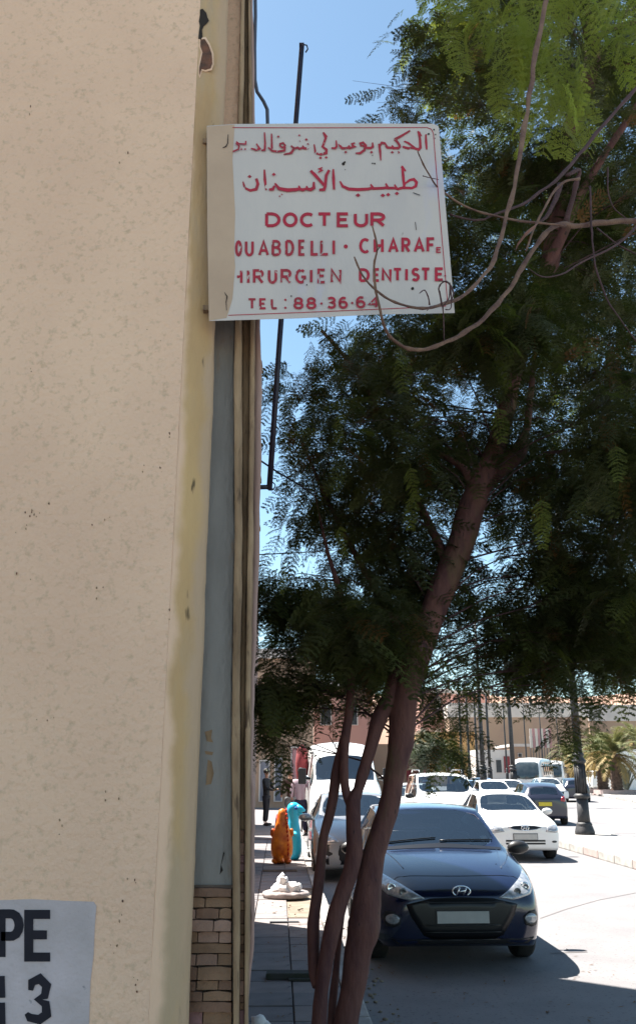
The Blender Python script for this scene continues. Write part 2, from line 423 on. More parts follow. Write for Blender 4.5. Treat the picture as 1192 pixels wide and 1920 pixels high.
# ------------------------------------------------------------------ the near building with its corner
bld = empty('corner_building', (0, 0, 0), 0, 'cream plastered corner building with yellowed edge and split stone foot behind the sign', 'building')
w = MB(); w.box(-6, -0.3865, 2.2, 2.31, 0.14, 11)
w.box(-6, -0.60, 2.311, 3.42, 0.14, 11)
w.build('wall', M['plaster'], bld)
def loft(levels, closed=True):
    """levels: list of footprints (lists of Vector) bottom to top"""
    mb = MB(); n = len(levels[0]); vs = [v for L in levels for v in L]; fs = []
    for i in range(len(levels) - 1):
        for k in range(n):
            k2 = (k + 1) % n
            fs.append((i * n + k, i * n + k2, (i + 1) * n + k2, (i + 1) * n + k))
    fs.append(tuple(range(n - 1, -1, -1))); fs.append(tuple(range((len(levels) - 1) * n, len(levels) * n)))
    mb.add(vs, fs); mb.sm = [True] * len(fs); return mb
lev = []
z = 0.14
while z < 6.0:
    a = noise.noise(Vector((z * 3.1, 1, 0))) * 0.006 + noise.noise(Vector((z * 17, 5, 0))) * 0.0022
    b = noise.noise(Vector((z * 2.3, 9, 0))) * 0.007
    c_ = noise.noise(Vector((z * 1.3, 3, 0))) * 0.012 + noise.noise(Vector((z * 9, 7, 0))) * 0.005
    lev.append([Vector((-0.3863, 2.22, z)), Vector((-0.3870, 2.2005, z)), Vector((-0.380 + c_, 2.1992, z)), Vector((-0.352 + b, 2.2025, z)), Vector((-0.325 + a, 2.222, z)), Vector((-0.308 + a, 2.236, z)),
                Vector((-0.3005 + a, 2.248, z)), Vector((-0.3045 + a, 2.27, z)), Vector((-0.316 + a * .5, 2.318, z)), Vector((-0.3863, 2.318, z))])
    z += 0.035
loft(lev).build('corner_edge', M['corner'], bld)
off = lambda pp, d: [(y, x + d) for y, x in pp]
def band(pl, pr, D0, D1, name, m, ytop=-260, ybot=2150, wob=0.0026, rough=0.0):
    """a vertical band of the facade between two photographed edges, with real depth D0..D1"""
    def at(pp, y):
        if y <= pp[0][0]: return pp[0][1]
        for (a, pa), (b, pb) in zip(pp, pp[1:]):
            if y <= b: return pa + (pb - pa) * (y - a) / (b - a)
        return pp[-1][1]
    L = []
    y = ybot
    while y >= ytop:
        l = P(at(pl, y), y, D0); r = P(at(pr, y), y, D0)
        q = noise.noise(Vector((l.z * 6, D0 * 9, 0))) * wob + noise.noise(Vector((l.z * 21, D0 * 9, 0))) * wob * 0.6
        L.append([Vector((l.x, D0, l.z)), Vector((r.x - 0.004 + q, D0, l.z)), Vector((r.x + q, D0 + 0.006, l.z)), Vector((r.x + q, D1, l.z)), Vector((l.x, D1, l.z))])
        y -= 24
    o = loft(L).build(name, m, bld); return o
e_grey = [(0, 452), (200, 447), (600, 441), (700, 438), (1000, 440), (1100, 438), (1400, 434), (1640, 436), (1900, 437)]
e_in = [(y, 300) for y in (0, 1900)]
band(e_in, e_grey, 2.32, 2.37, 'recess_panel', M['grey'], ytop=420)
band(e_in, off(e_grey, 0.1), 2.312, 2.37, 'recess_panel', M['plaster'], ytop=-260, ybot=430)
fl = MB(); fl.prism([(-.58, 2.38, .14), (-.262, 2.38, .14), (-.43, 3.42, .14), (-.58, 3.42, .14)], [(-.58, 2.38, 6), (-.29, 2.38, 6), (-.46, 3.42, 6), (-.58, 3.42, 6)]); fl.build('wall_core', M['brown'], bld)
off = lambda pp, d: [(y, x + d) for y, x in pp]
e1 = [(0, 458), (200, 455), (600, 452), (1000, 452), (1400, 448), (1550, 447), (1900, 447)]
e2 = [(0, 465), (200, 466), (600, 469), (900, 466), (1100, 463), (1400, 459), (1600, 459), (1900, 458)]
e3 = [(0, 469), (200, 472), (600, 477), (900, 474), (1100, 472), (1400, 468), (1600, 467), (1900, 464)]
e4 = [(0, 474.5), (230, 477), (400, 483), (600, 488), (700, 490), (900, 489), (1000, 486), (1100, 484), (1250, 477), (1450, 473), (1470, 478), (1700, 478), (1760, 476), (1850, 468), (1920, 464)]
band(off(e_grey, 0.4), e1, 2.275, 2.345, 'pilaster', M['brown'])
band(off(e1, 0.4), e2, 2.335, 2.375, 'pilaster_groove', M['brown'])
band(off(e2, 0.4), e3, 2.305, 2.35, 'pilaster', M['brown'])
band(off(e3, 0.4), e4, 2.36, 2.375, 'facade_edge', M['pinkpl'], wob=0.004)
# split-stone courses under the grey recess
ys = [1664, 1682, 1702, 1723, 1746, 1768, 1788, 1811, 1838, 1857, 1877, 1898, 1922, 1946, 1970, 1996, 2024]
random.seed(11)
mo = MB(); a = P(300, 1660, 2.31); b = P(436, 1660, 2.31)
mo.box(-0.40, P(434.5, 1700, 2.31).x, 2.312, 2.3195, 0.14, a.z); mo.build('mortar_bed', M['mortar'], bld)
for i in range(len(ys) - 1):
    D = 2.292
    zt, zb = P(400, ys[i], D).z, P(400, ys[i + 1], D).z
    xr = P(434.8, ys[i], D).x; xl = -0.325
    cuts = [xl, xr] if i % 5 == 0 else [xl, xl + (xr - xl) * random.choice([0.3, 0.42, 0.62]), xr] if i % 2 else [xl, xl + (xr - xl) * random.uniform(.22, .3), xl + (xr - xl) * random.uniform(.7, .8), xr]
    for x0, x1 in zip(cuts, cuts[1:]):
        s = MB(); n_ = 6; pr = random.uniform(-0.012, 0.004)
        bot = []; top = []
        arch = random.uniform(0.001, 0.004)
        for k in range(n_ + 1):
            u = k / n_; x = x0 + 0.0012 + (x1 - x0 - 0.0024) * u
            bot.append((x, zb + 0.0014 + noise.noise(Vector((x * 60, i, 0))) * 0.0012)); top.append((x, zt - 0.0012 - arch * (1 - math.sin(u * math.pi)) + noise.noise(Vector((x * 60, i + 9, 0))) * 0.0012))
        vs = []
        for (x, z_) in bot: vs.append((x, D + pr, z_))
        for (x, z_) in top: vs.append((x, D + pr + 0.003, z_))
        for (x, z_) in bot: vs.append((x, 2.3125, z_))
        for (x, z_) in top: vs.append((x, 2.3125, z_))
        m_ = n_ + 1; fs = []
        for k in range(n_):
            fs += [(k, k + 1, m_ + k + 1, m_ + k), (m_ + k, m_ + k + 1, 3 * m_ + k + 1, 3 * m_ + k), (2 * m_ + k + 1, 2 * m_ + k, k, k + 1)]
        fs += [(0, m_, 3 * m_, 2 * m_), (m_ - 1, 3 * m_ - 1, 4 * m_ - 1, 2 * m_ - 1)]
        s.add(vs, fs); s.build('stone', random.choice(M['stone']), bld)
yy = 1556
while yy < 2020:
    h = random.uniform(13, 30); D = 2.322
    zt, zb = P(450, yy, D).z, P(450, yy + h, D).z
    s = MB(); s.box(P(447.8, yy, D).x, P(458, yy, D).x, D - random.uniform(0, .006),2.336, zb + .0015, zt)
    s.build('stone', random.choice(M['stone']), bld, bevel=0.0012)
    yy += h
# the street front beyond, its unseen upper storey set back and heightened to cast shade
def bx(D, a=-0.27): return a + KS * D
f = MB()
f.prism([(-6, 3.43, 0.14), (bx(3.43), 3.43, 0.14), (bx(10.4), 10.4, 0.14), (-6, 10.4, 0.14)], [(-6, 3.43, 3.9), (bx(3.43), 3.43, 3.9), (bx(10.4), 10.4, 3.9), (-6, 10.4, 3.9)])
f.build('street_front', M['pinkpl'], bld)
f = MB(); f.box(-7, -1.28, 3.43, 11.4, 3.905, 13.2); f.box(-7, -1.28, 10.41, 11.4, 0.14, 3.9); f.build('upper_shading_storey', M['plaster'], bld)
for D in (4.2, 6.2, 8.2):      # doorway reveals on the street front
    f = MB()
    f.prism([(bx(D) - .02, D, .16), (bx(D) + .03, D, .16), (bx(D + .12) + .03, D + .12, .16), (bx(D + .12) - .02, D + .12, .16)], [(bx(D) - .02, D, 2.6), (bx(D) + .03, D, 2.6), (bx(D + .12) + .03, D + .12, 2.6), (bx(D + .12) - .02, D + .12, 2.6)])
    f.build('door_jamb', M['pinkpl'], bld)
for (px0, px1, y0, y1) in ((474, 491, 676, 690), (476, 489, 890, 899), (474, 487, 982, 990), (473, 481, 994, 1003)):
    s = MB(); a = P(px0, y0, 2.38); b = P(px1, y1, 2.38); s.box(a.x, b.x, 2.377, 2.42, b.z, a.z); s.build('wall_bracket', M['brown'], bld, bevel=0.002)
# peeled hole in the corner plaster: a raised lip, a dark cavity and a red patch
def sheet(pts, D, name, m, parent, dD=0.0, thick=0.002, px=True):
    """polygon traced from the photograph laid on a wall at distance D, with thickness"""
    q = [P(x, y, D) for x, y in pts]
    mb = MB(); mb.prism([v + Vector((0, thick, 0)) for v in q], q); return mb.build(name, m, parent, smooth=False)
def chamD(x): return 2.2
hole1 = [(375, 18), (380, 16), (387, 24), (389, 32), (392, 38), (386, 45), (382, 48), (379, 55), (380, 68), (377, 74), (372, 72), (373, 60), (375, 48), (373, 40), (375, 28)]
hole2 = [(376, 74), (384, 73), (391, 84), (397, 100), (398, 118), (395, 127), (385, 130), (378, 128), (376, 134), (374, 140), (374, 126), (377, 112), (380, 98), (376, 86)]
lip = [(374, 71), (386, 69), (394, 82), (400.5, 100), (401, 120), (397, 131), (386, 134), (379, 133), (375, 146), (372, 140), (372, 126), (374, 112), (377, 98), (373, 86)]
sheet(lip, 2.1985, 'peeling_edge', M['plaster'], bld)
sheet(hole1, 2.1975, 'cavity', M['holedark'], bld)
sheet(hole2, 2.1962, 'exposed_masonry', M['hole'], bld)
ch = None
random.seed(44)
for (x, y, n_) in ((66, 962, 7), (44, 1070, 2), (190, 968, 3), (85, 1345, 3), (300, 885, 2), (272, 885, 2), (180, 1100, 3), (40, 990, 3), (95, 935, 2), (300, 620, 2), (212, 1490, 3), (60, 690, 2), (235, 300, 2), (120, 1560, 3), (330, 1150, 2), (355, 800, 2), (60, 200, 2), (250, 1640, 3), (210, 1780, 3), (260, 1850, 4), (230, 1710, 3)):
    for k in range(n_):
        cx, cy = x + random.gauss(0, 9), y + random.gauss(0, 9); r_ = random.uniform(.7, 2.4)
        if cx > 318: cx = 318
        pts_ = [(cx + r_ * random.uniform(.6, 1.3) * math.cos(a) * .7, cy + r_ * random.uniform(.7, 1.8) * math.sin(a)) for a in [i * math.pi / 3 for i in range(6)]]
        sheet(pts_, 2.1985, 'plaster_chip', M['brown'] if k % 3 else M['hole'], bld, thick=.0012)
for pts_ in ([(384, 1372), (398, 1368), (396, 1384), (400, 1392), (388, 1390)], [(390, 1424), (397, 1428), (401, 1450), (396, 1470), (386, 1472), (388, 1446)], [(384, 1408), (400, 1410), (398, 1416), (386, 1414)]):
    sheet(pts_, 2.3185, 'paint_remnant', M['brown'], bld)
for pts_ in ([(419, 1596), (421, 1600), (415, 1622), (418, 1632), (412, 1640), (414, 1624)], ): sheet(pts_, 2.3185, 'crack', M['holedark'], bld)
# whitewashed patch with brushed black lettering
pts = [(-160, 1686), (-60, 1690), (60, 1686), (120, 1689), (176, 1691), (181, 1698), (178, 1740), (176, 1790), (170, 1840), (168, 1900), (166, 1990), (-160, 1990)]
patch = sheet(pts, 2.1985, 'painted_patch', M['patch'], bld)

# stroke lettering: ribbons with mitred joints, each stroke its own hair of thickness
class Strokes:
    def __init__(s, D, tilt=0): s.mb = MB(); s.D = D; s.k = 0; s.tilt = tilt
    def line(s, pts, w):
        if not hasattr(w, '__len__'): w = [w] * len(pts)
        pts = [Vector((x, y)) for x, y in pts]; n = len(pts); closed = (pts[0] - pts[-1]).length < 0.4
        L = []; R = []
        for i, p in enumerate(pts):
            if closed:
                a = (p - pts[i - 1 if i else n - 2]).normalized(); b = (pts[i + 1 if i < n - 1 else 1] - p).normalized()
            else:
                a = (p - pts[i - 1]).normalized() if i else (pts[1] - p).normalized(); b = (pts[i + 1] - p).normalized() if i < n - 1 else a
            t = (a + b); t = t.normalized() if t.length > 1e-3 else a
            nrm = Vector((-t.y, t.x)); c = max(0.55, nrm.dot(Vector((-a.y, a.x))))
            L.append(p + nrm * w[i] / 2 / c); R.append(p - nrm * w[i] / 2 / c)
        D = s.D - s.k * 0.00015; s.k += 1
        vs = [P(q.x, q.y, D + s.tilt * (q.x - 600)) for q in L + R]
        s.mb.add(vs, [(i, i + 1, n + i + 1, n + i) for i in range(n - 1)])
    def dot(s, x, y, r, dia=True):
        D = s.D - s.k * 0.00015; s.k += 1
        q = [(x - r, y), (x, y - r * .8), (x + r, y), (x, y + r * .8)] if dia else [(x + r * math.cos(a * .785), y + r * math.sin(a * .785)) for a in range(8)]
        s.mb.add([P(a, b, D + s.tilt * (a - 600)) for a, b in q], [tuple(range(len(q)))])
    def build(s, name, m, parent): return s.mb.build(name, m, parent, smooth=False)
def arc(cx, cy, rx_, ry_, a0, a1, n=9):
    return [(cx + rx_ * math.cos(math.radians(a0 + (a1 - a0) * i / n)), cy + ry_ * math.sin(math.radians(a0 + (a1 - a0) * i / n))) for i in range(n + 1)]
GL = {   # unit glyphs, x right, y up
 'D': [[(0, 0), (0, 1)], [(0, 1), (.4, 1)] + arc(.4, .5, .6, .5, 80, -80, 8) + [(.4, 0), (0, 0)]],
 'O': [arc(.5, .5, .5, .5, 90, 450, 16)],
 'C': [arc(.55, .5, .55, .5, 50, 310, 12)],
 'T': [[(0, 1), (1, 1)], [(.5, 1), (.5, 0)]],
 'E': [[(1, 1), (0, 1), (0, 0), (1, 0)], [(0, .52), (.85, .52)]],
 'U': [[(0, 1), (0, .35)] + arc(.5, .35, .5, .35, 195, 345, 8) + [(1, .35), (1, 1)]],
 'R': [[(0, 0), (0, 1), (.5, 1)] + arc(.55, .74, .45, .26, 80, -80, 6) + [(.5, .48), (0, .48)], [(.45, .48), (1, 0)]],
 'A': [[(0, 0), (.5, 1), (1, 0)], [(.2, .33), (.8, .33)]],
 'B': [[(0, 0), (0, 1), (.5, 1)] + arc(.5, .77, .42, .23, 80, -80, 6) + [(.45, .54), (0, .54)], [(.45, .54)] + arc(.5, .27, .5, .27, 80, -80, 6) + [(.45, 0), (0, 0)]],
 'L': [[(0, 1), (0, 0), (1, 0)]], 'I': [[(.5, 1), (.5, 0)]],
 'H': [[(0, 0), (0, 1)], [(1, 0), (1, 1)], [(0, .5), (1, .5)]],
 'h': [[(1, 0), (1, 1)], [(.1, .5), (1, .5)]],
 'F': [[(1, 1), (0, 1), (0, 0)], [(0, .52), (.85, .52)]],
 'G': [arc(.55, .5, .55, .5, 50, 330, 12) + [(1.02, .45), (.6, .45)]],
 'N': [[(0, 0), (0, 1), (1, 0), (1, 1)]],
 'S': [arc(.52, .75, .45, .25, 30, 250, 8) + arc(.48, .26, .48, .26, 80, -150, 9)],
 'P': [[(0, 0), (0, 1), (.5, 1)] + arc(.55, .74, .45, .26, 80, -80, 6) + [(.5, .48), (0, .48)]],
 '8': [arc(.5, .76, .42, .24, 90, 450, 14), arc(.5, .27, .5, .27, 90, 450, 14)],
 '3': [[(.05, .92)] + arc(.5, .76, .42, .24, 120, -80, 9) + [(.4, .52)] + arc(.5, .27, .5, .27, 80, -150, 9)],
 '6': [[(.85, .95)] + arc(.55, .55, .55, .45, 95, 180, 6) + arc(.5, .3, .5, .3, 180, 530, 12)],
 '4': [[(1, .3), (0, .3), (.72, 1), (.72, 0)]],
}
def word(st, items, y0, y1, w, slope=0.0, xref=600):
    """items: (glyph, x0, x1) in photo pixels; y0 top, y1 bottom"""
    for gph, x0, x1 in items:
        for pl_ in GL[gph]:
            a = x0 + w / 2; b = x1 - w / 2; t = y0 + w / 2; bo = y1 - w / 2
            if gph == 'I': a, b = x0, x1
            st.line([(a + (b - a) * x, bo + (t - bo) * y + slope * ((x0 + x1) / 2 - xref)) for x, y in pl_], w)
pe = Strokes(2.1970)
word(pe, [('P', -6, 45)], 1705, 1803, 17); word(pe, [('E', 46, 103)], 1706, 1803, 17)
pe.line([(58, 1827 + 30), (60, 1842), (75, 1835), (88, 1848), (84, 1868), (72, 1874), (86, 1882), (88, 1902), (74, 1912), (56, 1908), (50, 1900)], [9, 14, 17, 16, 14, 9, 15, 17, 17, 15, 8])
pe.line([(0, 1830), (1, 1871)], 19); pe.line([(1, 1880), (2, 1921)], 18); pe.line([(-30, 1960), (90, 1962)], 14)
pe.build('brushed_lettering', M['ink'], bld)

# ------------------------------------------------------------------ the dentist's sign
sign = empty('dentist_sign', tuple(P(620, 420, 2.19)), 0, 'white dentist sign board with red Arabic and French lettering on the building corner', 'sign')
TILT = 0.00008
def SP(x, y, d=0.0): return P(x, y, 2.18 + TILT * (x - 600) + d)
inv = Matrix.Translation(-Vector(sign.location))
def sgn(o): o.data.transform(inv); return o
cor = [(388, 236), (440, 232.5), (620, 231), (812, 232), (822, 237), (836, 400), (852, 587), (700, 590), (560, 597), (392, 602), (389, 420)]
mb = MB(); mb.prism([SP(x, y, 0.012) for x, y in cor], [SP(x, y, 0.0) for x, y in cor]); sgn(mb.build('board', M['board'], sign, smooth=False, bevel=0.0012))
lft = [(388.3, 237), (440, 233.5), (436, 300), (441, 400), (439, 470), (441, 500), (436, 560), (425, 596), (392, 601), (389.3, 420)]
mb = MB(); mb.prism([SP(x, y, 0.0) for x, y in lft], [SP(x, y, -0.0006) for x, y in lft]); sgn(mb.build('overpainted_strip', M['boardcream'], sign, smooth=False))
st = Strokes(2.1785, TILT)
st.line([(436, 239), (560, 239.5), (800, 239), (808, 242), (812, 250), (824, 400), (838, 560), (837, 570), (834, 574), (700, 580), (560, 586), (428, 591)], 1.3)
sgn(st.build('border_line', M['signtext'], sign))
st = Strokes(2.1785, TILT); word(st, [('D', 497, 526), ('O', 530, 558), ('C', 562, 590), ('T', 594, 622), ('E', 631, 655), ('U', 663, 690), ('R', 694, 722)], 398, 426, 5.8)
sgn(st.build('lettering', M['signtext'], sign))
st = Strokes(2.1785, TILT); word(st, [('O', 440.6, 454), ('U', 459, 476), ('A', 484, 504.5), ('B', 509, 527), ('D', 534.5, 551.5), ('E', 559, 573), ('L', 582, 598), ('L', 600, 617), ('I', 622.5, 628.5)], 449.5, 480, 5, -0.012, 530)
sgn(st.build('lettering', M['worn0'], sign))
st = Strokes(2.1785, TILT); st.dot(648, 462, 4, False)
word(st, [('C', 673, 694), ('H', 700, 719), ('A', 727, 747), ('R', 752, 769), ('A', 775, 796), ('F', 799, 816)], 445.5, 474.5, 5.2, -0.012, 745); word(st, [('E', 817, 827)], 463, 474, 2.4)
sgn(st.build('lettering', M['signtext'], sign))
st = Strokes(2.1785, TILT); word(st, [('h', 441, 455), ('I', 463, 468), ('R', 474, 494.5), ('U', 502, 519.6), ('R', 526, 546.5), ('G', 553, 573.5), ('I', 580.6, 586), ('E', 595, 611), ('N', 619.5, 640)], 504, 532, 5, -0.008, 540)
sgn(st.build('lettering', M['worn'], sign))
st = Strokes(2.1785, TILT); word(st, [('D', 672.5, 693), ('E', 699, 712.5), ('N', 715, 734), ('T', 735.5, 754), ('I', 759.5, 764), ('S', 770.5, 787), ('T', 788, 807), ('E', 814.6, 832)], 502, 528, 5.2, -0.012, 750)
st.dot(834, 517, 2.2)
sgn(st.build('lettering', M['signtext'], sign))
st = Strokes(2.1785, TILT); word(st, [('T', 464, 481), ('E', 486, 500), ('L', 507.6, 521)], 559, 580, 4.2)
st.dot(535, 562, 2.2, False); st.dot(535, 577, 2.2, False)
word(st, [('8', 550, 569), ('8', 574, 593)], 557, 580, 4.6); st.dot(602.5, 569, 2.3, False)
word(st, [('3', 612, 630), ('6', 634.5, 652)], 556, 579, 4.6); st.dot(660, 568, 2.3, False); word(st, [('6', 667, 685), ('4', 690, 712)], 555, 578, 4.4)
sgn(st.build('lettering', M['worn0'], sign))
# Arabic, traced stroke by stroke
def A7(st, pts, w): st.line([(620 + x / 4.768, 220 + y / 4.768) for x, y in pts], w)
def A5(st, pts, w): st.line([(400 + x / 4.967, 200 + y / 4.967) for x, y in pts], w)
def d7(st, x, y, r=3.6): st.dot(620 + x / 4.768, 220 + y / 4.768, r)
def d5(st, x, y, r=3.2): st.dot(400 + x / 4.967, 200 + y / 4.967, r)
st = Strokes(2.1785, TILT)
A7(st, [(645, 630), (665, 590), (705, 560), (742, 553), (765, 580), (758, 615), (725, 632), (640, 630), (600, 640), (570, 632)], [3, 3.5, 4.5, 5, 5.4, 5, 4.6, 5.2, 5, 4])
A7(st, [(636, 432), (645, 520), (655, 622)], [3, 5.4, 4.4]); A7(st, [(632, 440), (668, 480)], [5.5, 3])
A7(st, [(568, 600), (590, 634), (560, 632), (510, 632), (490, 590)], [2.5, 5, 5, 5, 3]); A7(st, [(500, 628), (470, 632), (380, 636), (355, 598)], [5, 5, 5, 3])
A7(st, [(372, 632), (330, 640), (245, 645), (160, 640), (105, 615), (82, 570)], [5, 5.4, 5.8, 5.8, 4.8, 2.5])
d7(st, 590, 680, 4.2); d7(st, 512, 690, 4.2); d7(st, 464, 697, 4.4); d7(st, 243, 695, 4.6)
A7(st, [(22, 462), (24, 540), (29, 645)], [3, 5.6, 4])
A5(st, [(1078, 590), (1050, 640), (1040, 740), (1030, 772), (985, 774)], [5, 5.4, 5.6, 5.4, 4.6]); A5(st, [(905, 595), (950, 640), (1030, 730)], [5, 6, 5])
A5(st, [(1015, 566), (985, 578), (1010, 592), (975, 612)], [2.4, 3.6, 3.6, 2.2])
A5(st, [(935, 700), (935, 755), (905, 772), (872, 765), (868, 738)], [3.5, 6, 6.4, 5, 3]); A5(st, [(868, 762), (835, 774), (805, 768), (795, 735)], [4, 6, 5, 3])
A5(st, [(800, 764), (770, 772), (690, 776), (610, 762), (572, 712)], [5, 6.4, 6.8, 6, 3]); A5(st, [(570, 735), (555, 768), (518, 772)], [3.5, 5.5, 4]); d5(st, 563, 630, 4)
sgn(st.build('lettering', M['signtext'], sign))
st = Strokes(2.1785, TILT)
A5(st, [(475, 585), (480, 680), (492, 778)], [3, 5.4, 3.2]); A5(st, [(400, 668), (415, 720), (400, 768), (345, 780), (295, 760), (272, 690)], [5, 5.6, 5.6, 5, 4.6, 2.4]); d5(st, 338, 650, 4)
d5(st, 640, 815, 2.4); d5(st, 617, 833, 1.8)
A5(st, [(1022, 238), (1046, 290), (1025, 350), (1015, 370), (1052, 400), (1050, 432), (1000, 444), (950, 432), (938, 350)], [3, 4.4, 4.2, 3.8, 5, 5, 4.6, 4, 2.4]); A5(st, [(1028, 246), (1060, 280)], [3.5, 2])
d5(st, 997, 476); d5(st, 1050, 472)
A5(st, [(878, 340), (892, 375), (872, 390), (838, 385), (832, 362)], [3, 4.6, 4.6, 4.4, 2.6]); A5(st, [(838, 380), (800, 392), (785, 380), (760, 388), (735, 372)], [3.5, 4.2, 4, 4, 2.6]); A5(st, [(722, 362), (752, 388), (725, 430), (655, 445)], [3, 4.4, 4.8, 2.6])
d5(st, 800, 266, 2.4); d5(st, 812, 318, 3); d5(st, 865, 305, 3)
A5(st, [(620, 372), (622, 345), (650, 338), (668, 360), (652, 380), (625, 372)], 3.4); A5(st, [(668, 372), (662, 408), (600, 418), (545, 410), (510, 378)], [3.4, 4, 4, 3.6, 2.4]); d5(st, 605, 278, 3)
A5(st, [(542, 250), (545, 392)], [2.6, 4]); A5(st, [(476, 238), (482, 340), (478, 402), (448, 408)], [2.4, 3.6, 4, 3]); A5(st, [(400, 345), (432, 390), (400, 402), (350, 388)], [2.6, 4, 4, 2.6])
A5(st, [(303, 318), (302, 348), (240, 345), (212, 325)], 2.8); A5(st, [(210, 340), (240, 365), (235, 395), (182, 418)], 3); d5(st, 262, 395, 2.4); d5(st, 297, 395, 2.4)
sgn(st.build('lettering', M['worn'], sign))
st = Strokes(2.1785, TILT)
A7(st, [(848, 150), (850, 220), (856, 288)], [3, 4.6, 3]); A7(st, [(778, 122), (795, 190), (800, 270), (785, 288), (755, 278), (715, 272)], [3, 4.6, 5, 5, 4.4, 3.6]); A7(st, [(785, 130), (810, 168)], [4.4, 2])
A7(st, [(652, 212), (690, 228), (745, 268), (690, 276), (640, 262)], [2.6, 4, 4.6, 4.6, 4]); A7(st, [(708, 118), (640, 160), (572, 196), (600, 228), (618, 258), (605, 274), (560, 275), (545, 250)], [3, 4.4, 5, 4.6, 4.6, 4.8, 4.6, 2.8])
A7(st, [(552, 272), (505, 270), (480, 232), (455, 226), (436, 258)], [4, 4.6, 4.6, 4.4, 4]); A7(st, [(430, 235), (440, 300), (446, 385)], [4, 4.6, 2]); d7(st, 548, 312, 3.2); d7(st, 602, 312, 3.4)
A7(st, [(372, 224), (376, 262), (355, 274), (300, 270)], [2.6, 4.4, 4.4, 4]); A7(st, [(302, 258), (268, 250), (262, 232), (288, 224), (312, 250), (300, 292), (262, 320), (220, 320)], [3, 3.6, 3.8, 4, 4.4, 4.6, 4.4, 2.4]); d7(st, 363, 311, 3.2)
A7(st, [(216, 228), (190, 236), (196, 256), (216, 262), (170, 274), (158, 250)], [2.6, 3.6, 4, 4, 4.4, 2.8]); A7(st, [(165, 268), (130, 276), (98, 274), (82, 248)], [4, 4.4, 4.4, 2.6]); A7(st, [(90, 268), (66, 238)], [3.4, 2.4]); d7(st, 133, 310, 3.2)
A7(st, [(48, 205), (52, 262), (38, 276), (5, 274)], [2.4, 4, 4, 3])
sgn(st.build('lettering', M['worn0'], sign))
st = Strokes(2.1765, TILT); A5(st, [(138, 258), (134, 340), (118, 370), (88, 382)], [1.2, 1.6, 2.2, 1.4]); st.line([(421, 548), (426, 556), (424, 566), (425, 582)], [.8, 2.2, 1.4, .8]); st.line([(778, 416), (780, 431)], 1.2); st.line([(774, 361), (787, 366)], 1.4)
sgn(st.build('crack', M['holedark'], sign))
st = Strokes(2.1785, TILT)
for (x, y, r) in ((773, 541, 3), (643.5, 307, 3), (646, 304, 2), (698, 306, 1.4), (702, 306.5, 1.6), (698, 291, 1), (803, 251, 2), (647, 318, .9), (813, 243, 1.6), (816, 252, 1.3), (815, 259, 1), (546, 555, 1.4), (575, 534, 1.3)): st.dot(x, y, r, False)
sgn(st.build('chipped_spot', M['holedark'], sign))
for y in (262, 575):
    mb = MB(); mb.box(P(380, y, 2.19).x, P(396, y, 2.19).x, 2.1935, 2.215, P(400, y, 2.19).z - .008, P(400, y, 2.19).z + .008)
    sgn(mb.build('fixing_bar', M['brown'], sign))

# ------------------------------------------------------------------ pole and cables on the facade
pole = empty('antenna_pole', tuple(P(505, 915, 4.6)), 0, 'dark thin metal pole leaning away from the facade and rising behind the white sign', 'pole')
pi = Matrix.Translation(-Vector(pole.location))
def pob(mb, name, m): o = mb.build(name, m, pole); o.data.transform(pi); return o
mb = MB(); mb.tube([P(505, 917, 4.6), P(524, 640, 4.63), P(553, 250, 4.66), P(566, 84, 4.68)], 0.0165, 10); pob(mb, 'shaft', M['pipe'])
mb = MB(); mb.tube([P(466, 914, 4.6), P(508, 913, 4.6)], 0.014, 8); mb.box(P(470, 905, 4.6).x, P(482, 905, 4.6).x, 4.585, 4.615, P(480, 921, 4.6).z, P(480, 906, 4.6).z); pob(mb, 'bracket', M['pipe'])
mb = MB(); mb.tube([P(505 + 11 * math.cos(a) , 911 - 8 * math.sin(a), 4.6) for a in [(-100 + i * 22) * math.pi / 180 for i in range(10)]], 0.0035, 6); pob(mb, 'wire_loop', M['pipe'])
mb = MB(); mb.tube([P(563, 90, 4.68), P(568, 83, 4.68), P(575, 85, 4.68), P(577, 92, 4.68), P(573, 98, 4.68)], 0.005, 6); mb.tube([P(561, 86, 4.68), P(570, 86, 4.68)], 0.02, 8); pob(mb, 'cap', M['pipe'])
cb = MB(); cb.tube([P(478, -60, 2.9), P(479, 30, 2.9), P(477.5, 90, 2.9), P(478, 150, 2.9), P(482, 172, 2.9), P(494, 190, 2.9), P(501, 205, 2.9), P(502, 240, 2.9), P(500, 300, 2.9)], 0.0075, 8)
tag(cb.build('cable', M['cable']), 'grey blue cable hanging down the edge of the cream facade to the sign', 'cable')
cb = MB(); cb.tube([P(486, 862, 5.0), P(520, 885, 5.2), P(560, 908, 5.6), P(590, 930, 6.0)], 0.006, 6)
tag(cb.build('cable', M['pipe']), 'dark wire running from the facade past the foot of the leaning pole into the leaves', 'cable')
cb = MB(); cb.tube([P(484, 1040, 6), P(600, 1034, 7.5), P(680, 1026, 9), P(760, 1012, 10)], 0.005, 6)
tag(cb.build('cable', M['pipe']), 'thin dark wire running level from the facade through the tree crown', 'cable')

